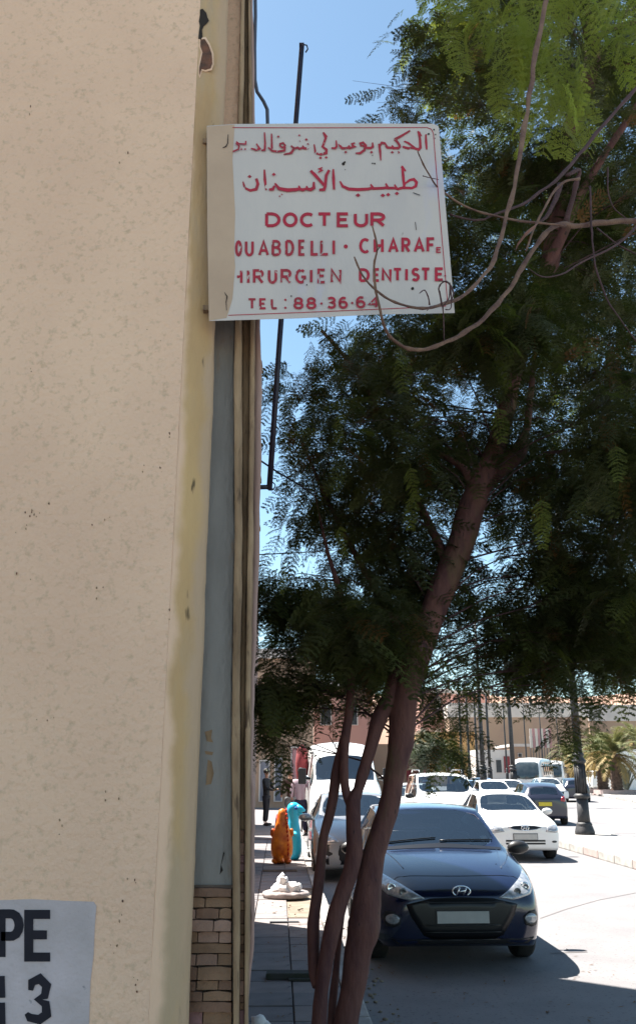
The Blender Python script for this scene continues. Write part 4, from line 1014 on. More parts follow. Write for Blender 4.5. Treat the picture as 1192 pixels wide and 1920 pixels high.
# ------------------------------------------------------------------ the leaning tree
rng = np.random.default_rng(7)
def frond(L=.30, npin=9, plen=.085, nl=8, ll=.016, lw=.0055, droop=.22, quad=False, seed=0):
    r = np.random.default_rng(seed); V = []; F = []
    def quadseg(a, b, w):
        d = b - a; n_ = np.array([-d[1], d[0], 0]); n_ = n_ / (np.linalg.norm(n_) + 1e-9) * w
        i = len(V); V.extend([a - n_, a + n_, b + n_, b - n_]); F.extend([(i, i + 1, i + 2), (i, i + 2, i + 3)])
    def rach(t): return np.array([L * t, .03 * L * math.sin(t * 3 + seed), -droop * L * t * t])
    for k in range(4): quadseg(rach(k / 4), rach((k + 1) / 4), .0013)
    for i in range(npin):
        t = .14 + .86 * i / (npin - 1); base = rach(t)
        pl_ = plen * (math.sin(math.pi * (.22 + .66 * t)) ** .6) * r.uniform(.85, 1.1)
        for sd in (-1, 1):
            ang = math.radians(r.uniform(52, 70)); dz = r.uniform(-.35, .05)
            d = np.array([math.cos(ang), sd * math.sin(ang), dz]); d /= np.linalg.norm(d)
            side = np.array([-d[1], d[0], 0]); side /= np.linalg.norm(side)
            if quad: quadseg(base, base + d * pl_, .0007)
            for j in range(nl):
                u = (j + .6) / nl; p = base + d * pl_ * u + np.array([0, 0, -.12 * pl_ * u * u]); s_ = ll * (1 - .45 * abs(u - .45) * 1.6)
                for q in (-1, 1):
                    if r.random() < .14: continue
                    e = side * q * .9 + d * .42; e = e / np.linalg.norm(e); f_ = np.cross(e, np.array([0, 0, 1.0])); f_ /= np.linalg.norm(f_) + 1e-9
                    e = e + np.array([0, 0, r.uniform(-.25, .25)]); i0 = len(V)
                    if quad:
                        V.extend([p, p + e * s_ * .5 + f_ * lw, p + e * s_, p + e * s_ * .5 - f_ * lw]); F.extend([(i0, i0 + 1, i0 + 2), (i0, i0 + 2, i0 + 3)])
                    else:
                        V.extend([p + f_ * lw, p - f_ * lw, p + e * s_]); F.append((i0, i0 + 1, i0 + 2))
    return np.array(V), np.array(F)
FR = [frond(L=.25 + .02 * k, seed=k, ll=.0178, lw=.0051, nl=7, npin=9, plen=.075 + .004 * (k % 3)) for k in range(6)] + [frond(L=.27 + .02 * k, seed=40 + k, ll=.03, lw=.009, nl=3, npin=8) for k in range(4)]
FRN = [frond(L=.30, npin=11, plen=.085, nl=12, ll=.0125, lw=.0027, quad=True, seed=20 + k, droop=.3) for k in range(4)]
def foliage(insts, variants, name, m, parent, kind=None):
    Vs = []; Fs = []; b = 0
    for (pos, az, pitch, roll, sc, k) in insts:
        v, f = variants[k % len(variants)]
        R = np.array(Matrix.Rotation(az, 3, 'Z') @ Matrix.Rotation(pitch, 3, 'Y') @ Matrix.Rotation(roll, 3, 'X'))
        Vs.append((v * sc) @ R.T + np.array(pos)); Fs.append(f + b); b += len(v)
    V = np.concatenate(Vs).astype(np.float32); F = np.concatenate(Fs).astype(np.int32)
    me = bpy.data.meshes.new(name); me.vertices.add(len(V)); me.vertices.foreach_set('co', V.ravel())
    me.loops.add(F.size); me.loops.foreach_set('vertex_index', F.ravel()); me.polygons.add(len(F))
    me.polygons.foreach_set('loop_start', np.arange(0, F.size, 3, dtype=np.int32)); me.polygons.foreach_set('loop_total', np.full(len(F), 3, dtype=np.int32))
    me.materials.append(m); me.update(); me.validate()
    o = bpy.data.objects.new(name, me); C.objects.link(o)
    if parent: o.parent = parent
    if kind: o['kind'] = kind
    return o
tree = empty('feathery_street_tree', tuple(P(650, 1985, 5.7)), 0, 'leaning tree with several red brown trunks and dark feathery foliage beside the dark blue hatchback', 'tree')
tree_inv = Matrix.Translation(-Vector(tree.location))
def tb(mb, name, m, **k): o = mb.build(name, m, tree, **k); o.data.transform(tree_inv); return o
def limb(pts, name='trunk', m=None, n=14, sub=4, knots=0.08):
    """pts: (left px, right px, y, D) edges traced along a limb"""
    ctr = []; rad = []
    for l, r_, y, D in pts:
        a, b = P(l, y, D), P(r_, y, D); ctr.append((a + b) / 2); rad.append((b - a).length / 2)
    C2 = []; R2 = []
    for i in range(len(ctr) - 1):
        p0, p1, p2, p3 = ctr[max(i - 1, 0)], ctr[i], ctr[i + 1], ctr[min(i + 2, len(ctr) - 1)]
        for k in range(sub):
            t = k / sub
            C2.append(0.5 * ((2 * p1) + (p2 - p0) * t + (2 * p0 - 5 * p1 + 4 * p2 - p3) * t * t + (3 * p1 - p0 - 3 * p2 + p3) * t ** 3)); R2.append(rad[i] + (rad[i + 1] - rad[i]) * t)
    C2.append(ctr[-1]); R2.append(rad[-1])
    mb = MB(); mb.tube(C2, R2, n)
    for i, v in enumerate(mb.v):
        j = min(i // n, len(C2) - 1); c = C2[j]; d = Vector(v) - c
        mb.v[i] = tuple(c + d * (1 + knots * noise.noise(Vector(v) * 9) + knots * .6 * noise.noise(Vector(v) * 27)))
    return tb(mb, name, m or M['bark']), C2
_, mainC = limb([(618, 668, 2000, 5.7), (625, 671, 1920, 5.7), (637, 682, 1861, 5.7), (647, 698, 1781, 5.7), (652, 714, 1735, 5.7), (660, 713, 1695, 5.7), (681, 722, 1600, 5.72), (708, 747, 1515, 5.75), (722, 759, 1448, 5.77), (727, 775, 1390, 5.8),
      (731, 782, 1314, 5.82), (747, 802, 1247, 5.85), (775, 824, 1180, 5.9), (806, 854, 1100, 5.95), (836, 885, 1028, 6.0), (853, 904, 966, 6.0), (880, 925, 903, 6.0), (905, 945, 855, 6.05), (925, 960, 790, 6.1), (945, 974, 720, 6.1),
      (970, 1002, 610, 6.15), (1008, 1042, 520, 6.2), (1026, 1060, 400, 6.2), (1048, 1080, 260, 6.2), (1090, 1120, 140, 6.2), (1094, 1122, 70, 6.2), (1078, 1104, 0, 6.2), (1060, 1084, -120, 6.2), (1040, 1060, -300, 6.2)], n=20, sub=5)
limb([(580, 612, 2000, 5.6), (583, 612, 1920, 5.6), (589, 615, 1861, 5.6), (597, 625, 1801, 5.6), (607, 639, 1741, 5.6), (625, 656, 1680, 5.62), (640, 670, 1640, 5.63), (648, 680, 1599, 5.65), (648, 676, 1549, 5.66), (648, 676, 1505, 5.68), (662, 681, 1480, 5.7), (670, 692, 1448, 5.72), (685, 708, 1395, 5.75), (695, 725, 1348, 5.78), (712, 742, 1314, 5.8), (725, 756, 1278, 5.83), (740, 770, 1240, 5.86)], sub=4)
limb([(652, 668, 1520, 5.68), (640, 657, 1485, 5.7), (636, 653, 1448, 5.7), (637, 655, 1395, 5.75), (645, 662, 1340, 5.8), (649, 665, 1300, 5.85), (650, 664, 1230, 5.9), (640, 652, 1140, 6.0), (612, 619, 1040, 6.2), (596, 599, 960, 6.4), (585, 586, 900, 6.6)], sub=4)
limb([(585, 603, 1850, 5.62), (578, 599, 1817, 5.66), (576, 599, 1741, 5.7), (579, 600, 1712, 5.7), (586, 607, 1660, 5.72), (594, 612, 1600, 5.74), (599, 616, 1565, 5.75), (611, 630, 1515, 5.76), (621, 641, 1448, 5.77), (630, 645, 1410, 5.77), (637, 650, 1385, 5.77)], sub=4)
limb([(611, 628, 2000, 5.75), (613, 628, 1920, 5.78), (618, 633, 1861, 5.8), (626, 638, 1800, 5.82), (632, 642, 1750, 5.84), (640, 648, 1700, 5.86)], sub=3)
# forks of the main trunk
limb([(900, 930, 900, 6.0), (950, 985, 850, 6.05), (978, 992, 810, 6.1), (985, 998, 760, 6.2), (1000, 1010, 640, 6.4)], sub=4)
limb([(880, 905, 935, 6.0), (868, 885, 890, 6.02), (850, 862, 870, 6.1), (800, 808, 840, 6.3), (700, 706, 800, 6.6)], sub=4)
limb([(990, 1010, 560, 6.2), (1050, 1070, 425, 6.0), (1100, 1114, 330, 5.9), (1200, 1212, 180, 5.8)], sub=3)
limb([(1095, 1110, 90, 6.2), (1150, 1160, 50, 6.3), (1260, 1268, 40, 6.5)], sub=3)
limb([(770, 795, 1230, 5.87), (700, 712, 1110, 6.2), (620, 628, 960, 6.6), (560, 565, 820, 7.0)], sub=3)
limb([(830, 850, 1060, 5.97), (760, 772, 900, 6.4), (680, 688, 720, 6.9), (600, 606, 620, 7.2)], sub=3)

# crown: clusters of feathery fronds on twigs
regions = [
 (840, 1010, 560, 660, 8, 4.9, 5.7, .24, 34), (1110, 1250, 620, 1000, 14, 5.0, 6.0, .30, 40), (1030, 1120, 880, 1120, 8, 5.2, 6.0, .26, 34), (650, 800, 620, 900, 8, 5.2, 6.2, .24, 32), (560, 760, 1090, 1230, 8, 5.0, 5.9, .20, 32),
 (850, 1000, 250, 600, 10, 5.2, 6.1, .26, 36), (660, 830, 900, 1150, 8, 5.6, 6.6, .28, 36), (990, 1200, 1060, 1200, 11, 5.4, 6.4, .22, 34),   # x0, x1, y0, y1, clusters, D0, D1, spread m, fronds each
 (850, 1250, -120, 120, 26, 5.6, 8.2, .40, 46), (835, 1230, 60, 330, 30, 5.9, 8.4, .38, 46), (860, 1230, 300, 600, 40, 6.1, 8.4, .38, 46),
 (660, 860, 600, 800, 14, 6.4, 8.2, .36, 46), (860, 1230, 560, 850, 27, 6.0, 8.2, .38, 46), (600, 720, 600, 760, 5, 6.4, 8.0, .24, 26),
 (630, 860, 760, 1000, 15, 6.3, 8.2, .36, 44), (920, 1230, 800, 1060, 22, 6.1, 8.2, .38, 44), (590, 660, 780, 900, 4, 6.4, 7.6, .22, 24),
 (690, 850, 980, 1160, 9, 6.1, 7.8, .32, 44), (520, 640, 1110, 1230, 9, 5.9, 7.6, .20, 36), (960, 1220, 1020, 1195, 18, 6.1, 8.0, .32, 40),
 (540, 730, 1160, 1260, 11, 5.9, 7.6, .22, 36), (490, 590, 1240, 1320, 6, 6.0, 7.2, .18, 26), (690, 760, 1180, 1290, 4, 6.2, 7.0, .18, 26), (990, 1190, 1150, 1215, 9, 6.2, 7.4, .22, 28), (640, 1192, -700, -120, 30, 5.4, 8.4, .5, 46),
 (1200, 1700, -500, 1100, 36, 5.6, 8.6, .5, 40), (830, 1200, -800, -500, 10, 5.4, 8.4, .5, 40)]
sparse = [(510, 560, 650, 740, 3, 6.4, 7.4, .12, 4), (560, 640, 640, 900, 12, 6.4, 7.4, .20, 9), (550, 700, 920, 1070, 13, 6.2, 7.4, .20, 9), (485, 540, 1060, 1130, 6, 6.0, 7.2, .16, 8), (700, 830, 120, 225, 7, 6.4, 7.0, .17, 6), (780, 850, 20, 160, 6, 6.4, 7.2, .20, 9),
 (760, 830, 210, 235, 2, 6.4, 7.0, .12, 5), (840, 980, 1080, 1250, 12, 6.2, 7.4, .24, 9), (485, 510, 1290, 1385, 6, 5.8, 6.6, .11, 10), (520, 600, 1280, 1325, 4, 5.8, 6.8, .12, 7), (780, 850, 1290, 1400, 7, 6.0, 7.0, .17, 9), (1060, 1080, 1220, 1370, 5, 6.2, 6.8, .10, 7),
 (1140, 1175, 1230, 1300, 4, 6.2, 6.8, .14, 8), (960, 1040, 1210, 1270, 7, 6.2, 7.0, .14, 9), (600, 700, 1270, 1330, 4, 6.4, 7.2, .12, 6), (820, 870, 1380, 1420, 2, 6.2, 6.6, .09, 5), (880, 1000, 1250, 1300, 4, 6.4, 7, .15, 4), (1080, 1192, 1100, 1230, 5, 6.2, 7.2, .2, 12)]
random.seed(21)
clusters = []; inst = []
def gap(p): return noise.noise(p * 0.95 + Vector((3.7, 0, 1.3)))
for (x0, x1, y0, y1, n_, D0, D1, sp_, nf) in regions + sparse:
    dense = nf > 20
    if nf > 40: nf = 39
    for _ in range(n_):
        for tries in range(6):
            c = P(random.uniform(x0, x1), random.uniform(y0, y1), random.uniform(D0, D1))
            if not dense or gap(c) > -.28: break
        clusters.append(c)
        for k in range(nf):
            d = Vector((random.gauss(0, 1), random.gauss(0, 1), random.gauss(0, .8))) * sp_ * .62
            az = math.atan2(d.y, d.x) + random.gauss(0, .9)
            pos = c + d * .75
            inst.append((tuple(pos - Vector(tree.location)), az, random.uniform(.05, 1.15) if not dense else random.uniform(-.1, 1.0), random.uniform(-.7, .7), random.uniform(.7, 1.15), random.randrange(6) if (c.y < 7.35 and x1 < 1600 and y1 > -100) else random.randrange(6, 10)))
random.shuffle(inst)
nb = int(len(inst) * .80)
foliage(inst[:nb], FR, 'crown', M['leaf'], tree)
foliage(inst[nb:], FR, 'lit_toned_foliage', M['leafmid'], tree)
drys = [i for i in inst[::41]]
foliage([(p, a, b + .3, c, s_ * .9, k + 1) for p, a, b, c, s_, k in drys], FR, 'dry_foliage', M['leafdry'], tree)
# twigs from the limbs into the clusters
tw = MB()
for ci, c in enumerate(clusters):
    if ci % 5: continue
    q = min(mainC, key=lambda m_: (m_ - c).length + (2.5 if m_.z > c.z - .35 else 0))
    mid = (q + c) / 2 + Vector((random.uniform(-.12, .12), random.uniform(-.12, .12), random.uniform(.0, .25)))
    tw.tube([q, q.lerp(mid, .6) + Vector((0, 0, .04)), mid, mid.lerp(c, .6) + Vector((0, 0, .02)), c], [.008, .006, .0045, .003, .0015], 5, cap=False)
    for k in range(2):
        e = c + Vector((random.gauss(0, .18), random.gauss(0, .18), random.gauss(-.05, .15)))
        tw.tube([mid, mid.lerp(e, .5) + Vector((random.uniform(-.05, .05), 0, .05)), e], [.005, .003, .0015], 4, cap=False)
o = tb(tw, 'twigs', M['twigdark'], smooth=True); o['kind'] = 'stuff'
# bare curved branches hanging in front of the sign, their bright leaf sprays above
near = empty('overhanging_branches', tuple(P(1130, 330, 2.6)), 0, 'bare curved branches hanging across the sign, with bright green leaf sprays above them', 'branches')
ni = Matrix.Translation(-Vector(near.location))
def nbuild(mb, name, m): o = mb.build(name, m, near); o.data.transform(ni); return o
def branch(pts, r0, r1, D0, D1, m='twig', name='branch'):
    n_ = len(pts); ctr = [P(x, y, D0 + (D1 - D0) * i / (n_ - 1)) for i, (x, y) in enumerate(pts)]
    C2 = []
    for i in range(n_ - 1):
        p0, p1, p2, p3 = ctr[max(i - 1, 0)], ctr[i], ctr[i + 1], ctr[min(i + 2, n_ - 1)]
        for k in range(4):
            t = k / 4; C2.append(0.5 * ((2 * p1) + (p2 - p0) * t + (2 * p0 - 5 * p1 + 4 * p2 - p3) * t * t + (3 * p1 - p0 - 3 * p2 + p3) * t ** 3))
    C2.append(ctr[-1])
    C2 = [p + Vector((noise.noise(p * 14 + Vector((r0 * 99, 0, 0))), noise.noise(p * 14 + Vector((0, 7, 0))), noise.noise(p * 14 + Vector((0, 0, 9))))) * min(.006, r0 * .9) for p in C2]
    mb = MB(); mb.tube(C2, [(r0 + (r1 - r0) * i / (len(C2) - 1)) * (1 + .35 * noise.noise(Vector((i * 1.3, r0 * 999, 0))) + (.22 if i % 5 == 0 else 0)) for i in range(len(C2))], 8)
    return nbuild(mb, name, M[m])
branch([(1060, -140), (1010, 60), (992, 180), (972, 300), (950, 400), (926, 485), (895, 530), (860, 558), (822, 574), (780, 576), (740, 566), (706, 545), (680, 515), (663, 482)], .0085, .0022, 2.35, 2.02)
branch([(1290, 390), (1192, 412), (1140, 416), (1085, 423), (1052, 422), (1020, 440), (985, 490), (955, 540), (905, 598), (860, 630), (815, 650), (775, 656), (742, 640), (722, 618), (712, 590), (704, 545), (702, 500), (706, 465), (698, 425)], .011, .0022, 2.7, 2.02)
branch([(1060, 423), (990, 416), (940, 408), (880, 390), (840, 368), (815, 342), (797, 315), (783, 285)], .0045, .0018, 2.5, 2.05)
branch([(1260, 90), (1192, 165), (1130, 235), (1085, 290), (1050, 330), (1000, 370), (960, 392), (890, 412), (845, 402)], .0075, .003, 2.7, 2.3, 'twigdark')
branch([(1085, 335), (1050, 345), (1020, 390), (1000, 430), (985, 470)], .005, .003, 2.5, 2.4)
branch([(1240, 380), (1192, 425), (1150, 462), (1090, 492), (1050, 515), (1015, 518), (990, 502)], .005, .0015, 2.6, 2.4, 'twigdark')
branch([(1105, 350), (1108, 420), (1112, 480), (1128, 540), (1150, 580), (1192, 640)], .004, .002, 2.6, 2.5, 'twigdark')
branch([(1118, 428), (1160, 460), (1210, 485)], .003, .002, 2.6, 2.6, 'twigdark')
branch([(1138, 315), (1140, 360), (1152, 390), (1172, 410)], .0028, .002, 2.6, 2.6, 'twigdark')
branch([(1050, 345), (1030, 400), (1005, 420)], .009, .004, 2.6, 2.55, 'twigdark')
branch([(1060, 420), (1075, 360), (1085, 320), (1060, 330)], .010, .006, 2.65, 2.55, 'twigdark')
branch([(805, 572), (803, 558), (796, 544), (786, 550)], .0022, .0012, 2.04, 2.0, 'twigdark', 'side_twig')
branch([(828, 571), (824, 550), (822, 540), (828, 530), (838, 528), (850, 545), (846, 565)], .0026, .0016, 2.05, 2.0, 'twigdark', 'side_twig')
branch([(850, 548), (840, 530), (822, 526)], .0024, .0014, 2.05, 2.03, 'twigdark', 'side_twig')
branch([(832, 572), (842, 556), (843, 530), (846, 575), (835, 580)], .002, .0014, 2.05, 2.03, 'twigdark', 'side_twig')
branch([(829, 572), (831, 600), (832, 640)], .002, .001, 2.06, 2.1, 'twigdark', 'side_twig')
branch([(807, 575), (800, 583)], .002, .001, 2.05, 2.04, 'twigdark', 'side_twig')
branch([(706, 470), (712, 462)], .002, .001, 2.02, 2.0, 'twigdark', 'side_twig')
branch([(792, 330), (806, 334), (822, 337)], .0014, .0008, 2.06, 2.06, 'twigdark', 'side_twig')
pd = MB(); c = [P(1008, 418, 2.4), P(998, 428, 2.4), P(984, 440, 2.4), P(970, 458, 2.4), P(965, 472, 2.4)]; pd.tube(c, [.002, .011, .013, .009, .001], 8, squash=.35); nbuild(pd, 'seed_pod', M['pod'])
# bright sprays: each a twig with fronds
random.seed(5)
bi = []
def spray(x, y, D, n_, sx, sy, pit=(.5, 1.3)):
    c = P(x, y, D)
    for k in range(n_):
        p = P(x + random.gauss(0, sx), y + random.gauss(0, sy), D + random.gauss(0, .12))
        bi.append((tuple(p - Vector(near.location)), random.uniform(-math.pi, math.pi), random.uniform(*pit), random.uniform(-.8, .8), random.uniform(.75, 1.15), random.randrange(4)))
spray(1010, -60, 3.1, 22, 110, 40); spray(1120, -30, 3.0, 14, 60, 40); spray(930, 0, 3.1, 12, 50, 30, (.8, 1.4)); spray(1000, 80, 3.0, 9, 40, 22, (.8, 1.4)); spray(1075, 90, 3.0, 7, 30, 25, (.8, 1.4)); spray(880, 40, 3.2, 6, 25, 30, (.8, 1.4)); spray(1180, 40, 3.3, 10, 30, 30); spray(1000, 150, 3.1, 9, 40, 22, (1.0, 1.5)); spray(950, 120, 3.1, 5, 20, 20, (1.0, 1.5)); spray(1070, 160, 3.1, 5, 20, 20, (1.1, 1.5))
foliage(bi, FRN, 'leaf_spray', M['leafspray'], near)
di = []
for (x, y, s_) in ((745, 650, .8), (750, 690, .8), (1010, 960, .75), (1015, 985, .7), (930, 790, .7), (1150, 860, .7), (640, 800, .6), (950, 570, .6), (660, 640, .6), (770, 900, .7), (775, 950, .7), (640, 1010, .6), (530, 1080, .6)):
    p = P(x, y - 30, 4.6); di.append((tuple(p - Vector(tree.location)), random.uniform(-2.6, -.5), random.uniform(1.1, 1.4), random.uniform(-.5, .5), s_, random.randrange(4)))
foliage(di, FRN, 'hanging_frond', M['leafb'], tree)

# ------------------------------------------------------------------ things on the pavement
def g3(px, py, D, z=None):
    v = P(px, py, D); return Vector((v.x, D, PZ if z is None else z))
def inflatable(label, px, D, mcol, mbelly, prof, snout, h):
    o = empty('inflatable_dinosaur', (GX(px, D), D, PZ), 0, label, 'inflatable toy')
    mb = MB(); mb.lathe(prof, (0, 0, 0), 20)
    mb.v = [(x * (1 + .05 * noise.noise(Vector((x * 9, y * 9, z_ * 6)))), y, z_) for x, y, z_ in mb.v]
    b = mb.build('body', mcol, o); return o
M['orange'] = mat('orange_vinyl', (0.75, 0.24, 0.015), 0.35, (0.42, 0.07, 0.01), 7, 5, 0.6, 22)
M['orangered'] = mat('red_vinyl', (0.5, 0.04, 0.02), 0.4)
M['cyan'] = mat('turquoise_vinyl', (0.03, 0.48, 0.68), 0.3, (0.02, 0.38, 0.60), 5, 4)
M['cyand'] = mat('blue_vinyl', (0.01, 0.06, 0.35), 0.35)
oi = inflatable('orange inflatable dinosaur toy with its scaly back to us standing on the pavement', 530, 17.6, M['orange'], None,
    [(.02, 0), (.10, .01), (.165, .06), (.205, .17), (.215, .29), (.20, .42), (.165, .56), (.125, .69), (.098, .80), (.085, .90), (.06, .97), (.002, 1.0)], 0, 1.0)
mb = MB()
for k in range(11):
    z_ = .15 + k * .078; rr = .215 - .125 * (k / 10) ** 1.1
    mb.add([(.04, -rr - .055, z_ + .05), (.045, -rr + .02, z_ - .02), (.045, -rr + .02, z_ + .09), (.065, -rr - .0, z_ + .035), (.02, -rr, z_ + .035)], [(0, 1, 3), (0, 3, 2), (0, 2, 4), (0, 4, 1)])
mb.build('back_ridge', M['orangered'], oi).rotation_euler = (0, 0, .45)
for sd in (-1, 1):
    mb = MB(); mb.ico((sd * .18, .02, .55), 1, 2, (.05, .045, .085)); mb.build('arm', M['orange'], oi)
for sd in (-1, 1):
    mb = MB(); mb.ico((sd * .12, -.06, .05), 1, 2, (.075, .10, .05)); mb.build('foot', M['orange'], oi)
mb = MB(); mb.tube([(0, -.19, .12), (.02, -.28, .07), (.06, -.36, .05)], [.07, .04, .008], 8); mb.build('tail', M['orange'], oi)
ci = inflatable('turquoise inflatable dinosaur toy with pointed snout and dark eye behind the orange one', 551, 18.3, M['cyan'], None,
    [(.02, 0), (.10, .01), (.155, .07), (.17, .2), (.165, .36), (.14, .55), (.105, .72), (.10, .80), (.125, .90), (.135, .97), (.11, 1.04), (.06, 1.08), (.002, 1.09)], 0, 1.0)
mb = MB(); mb.tube([(.05, -.02, .97), (.16, -.05, .95), (.235, -.07, .93)], [.10, .06, .015], 12); mb.tube([(.06, -.02, .88), (.15, -.05, .86), (.19, -.06, .87)], [.07, .035, .01], 10); mb.build('snout', M['cyan'], ci)
mb = MB(); mb.ico((.05, -.125, .975), 1, 2, (.032, .02, .032)); mb.build('eye', M['cyand'], ci)
mb = MB(); mb.tube([(.02, -.13, .52), (.05, -.20, .50), (.07, -.24, .46)], [.035, .03, .02], 8); mb.build('arm', M['cyan'], ci)
mb = MB(); mb.tube([(-.13, -.03, .52), (-.19, -.08, .50), (-.22, -.12, .46)], [.035, .03, .02], 8); mb.build('arm', M['cyan'], ci)
# crumpled white sack on a round slab
M['sack'] = mat('white_plastic_sheet', (0.72, 0.71, 0.70), 0.5, (0.60, 0.59, 0.60), 9, 6, 0.7, 14)
sk = empty('rubbish_bundle', (GX(536, 13.0, 1670), 13.0, PZ), 0, 'crumpled white plastic bundle on a worn grey cushion lying on the pavement', 'bundle')
mb = MB()
for (cx, cy, cz, r_, sx, sz) in ((-.02, 0, .10, .12, 1.3, .85), (-.05, .02, .20, .085, .9, 1.1), (-.055, .02, .26, .045, .8, 1.2), (.09, -.02, .11, .085, 1.3, .9), (.185, -.01, .13, .045, .7, 1.2), (-.13, -.02, .09, .07, 1.2, .8)): mb.ico((cx, cy, cz), r_, 3, (sx, 1, sz), .55, cx * 40)
mb.build('plastic_sheet', M['sack'], sk)
mb = MB(); mb.lathe([(.30, .0), (.33, .02), (.335, .05), (.31, .075), (.001, .08)], n=26); mb.v = [(x * (1 + .05 * noise.noise(Vector((x * 6, y * 6, 1)))), y * .8, z_ * (1 + .3 * noise.noise(Vector((x * 9, y * 9, 4))))) for x, y, z_ in mb.v]
mb.build('cushion', mat('grubby_cushion', (0.34, 0.30, 0.29), 0.9, (0.2, 0.17, 0.17), 12, 5, .6, 30), sk)
mb = MB(); mb.box(-.17, .17, -.03, .03, 0, .012, rz=.05); o = mb.build('dark_bar', M['iron'], None); o.location = g3(533, 1733, 10.9) + Vector((0, 0, .001)); tag(o, 'dark narrow metal grate set in the sunlit paving', 'grate')  # flat dark bar laid on the paving
mb = MB(); mb.box(-.30, .30, -.05, .05, 0, .035, rz=.04); o = mb.build('low_step', M['slab'], None, bevel=.006); o.location = g3(525, 1640, 16.2); tag(o, 'dark low kerb strip lying across the shaded pavement below the orange toy', 'kerb strip')
mb = MB(); mb.box(-.24, .24, -.07, .07, 0, .05); mb.box(-.05, .26, -.12, -.075, 0, .02); o = mb.build('tree_pit_edging', mat('dark_edging_stone', (0.045, 0.045, 0.045), 0.9, (0.03, 0.035, 0.025), 9, 5, .5, 30), None, bevel=.01); o.location = g3(552, 1826, 8.1); tag(o, 'dark stone edging of the tree pit in the shaded pavement by the left trunk', 'edging')  # edging blocks in one dark grey stone tone
mb = MB(); mb.ico((0, 0, .05), .05, 2, (1.2, 1, .7), .5, 3); mb.ico((.04, .01, .03), .035, 2, (1.2, 1, .6), .5, 8); o = mb.build('litter_scrap', M['sack'], None); o.location = g3(476, 1884, 6.6) + Vector((.03, 0, 0)); tag(o, 'small crumpled white scrap at the foot of the wall', 'litter')
# stones and twigs on the soil beside the kerb
random.seed(31)
mb = MB()
for _ in range(160):
    D = random.uniform(5.2, 14); x = kx(D) - .16 - random.uniform(0, .8) if D < 6.6 or D > 11.5 else kx(D) + random.uniform(.02, .3)
    mb.ico((x, D, PZ + .0 if x < kx(D) - .15 else .006), random.uniform(.006, .022), 1, (1.2, 1, .6), .4, _)
o = mb.build('gravel', M['soil'], None); o['kind'] = 'stuff'
mb = MB()
for _ in range(260):
    D = random.uniform(5.5, 11); x = random.uniform(kx(D) - 1.2, kx(D) + 2.6); z0 = (PZ + .004) if x < kx(D) - .16 else (.004 if x > kx(D) + .02 else PZ + .008)
    a = random.uniform(0, 6.28); l_ = random.uniform(.012, .035); w_ = l_ * .3
    c = Vector((x, D, z0)); u = Vector((math.cos(a), math.sin(a), 0)); n_ = Vector((-u.y, u.x, .25))
    mb.add([c - u * l_, c + n_ * w_, c + u * l_ + Vector((0, 0, .006)), c - n_ * w_ + Vector((0, 0, .004))], [(0, 1, 2, 3)])
o = mb.build('fallen_leaves', M['leafdry'], None); o['kind'] = 'stuff'
# cracks and tar seams in the road
mb = MB()
def seam(pts, w):
    for (a, b) in zip(pts, pts[1:]):
        a = Vector(a); b = Vector(b); d = (b - a).normalized(); n_ = Vector((-d.y, d.x, 0)) * w
        i = len(mb.v); mb.add([a + n_, a - n_, b - n_, b + n_], [(0, 1, 2, 3)])
def gr(px, py):
    a = math.atan((py - 960) / 1600) - PITCH; D = EYE / math.tan(a); p = P(px, py, D); return (p.x, D, .004)
seam([gr(1012, 1722), gr(1060, 1705), (lambda q: q)(gr(1120, 1688)), gr(1192, 1674), gr(1300, 1650)], .012)
seam([gr(1030, 1788 ), gr(1065, 1786), gr(1100, 1785)], .02)
seam([gr(1145, 1562), gr(1190, 1563)], .03)
o = mb.build('road_crack', mat('tar_seam', (0.14, 0.13, 0.13), 0.9), None); o['kind'] = 'structure'

# ------------------------------------------------------------------ people under the trees
M['skin'] = mat('skin', (0.28, 0.15, 0.10), 0.6)
M['hair'] = mat('dark_hair', (0.015, 0.012, 0.01), 0.7)
def clothm(n_, c, c2=None): return mat(n_, c, 0.9, c2 or tuple(q * .8 for q in c), 12, 4, .3, 30)
def skin_mesh(name, nodes, edges, m, parent, root=0, sub=2):
    me = bpy.data.meshes.new(name); me.from_pydata([n_[:3] for n_ in nodes], edges, [])
    o = bpy.data.objects.new(name, me); C.objects.link(o)
    o.modifiers.new('k', 'SKIN').use_smooth_shade = True
    for i, n_ in enumerate(nodes):
        sv_ = me.skin_vertices[0].data[i]; sv_.radius = (n_[3], n_[4] if len(n_) > 4 else n_[3]); sv_.use_root = (i == root)
    sd = o.modifiers.new('s', 'SUBSURF'); sd.levels = 1; sd.render_levels = 1
    dg = bpy.context.evaluated_depsgraph_get(); dg.update()
    ev = bpy.data.meshes.new_from_object(o.evaluated_get(dg)); bpy.data.objects.remove(o); bpy.data.meshes.remove(me)
    ev.name = name; ev.materials.clear(); ev.materials.append(m)
    o = bpy.data.objects.new(name, ev); C.objects.link(o); o.parent = parent; return o
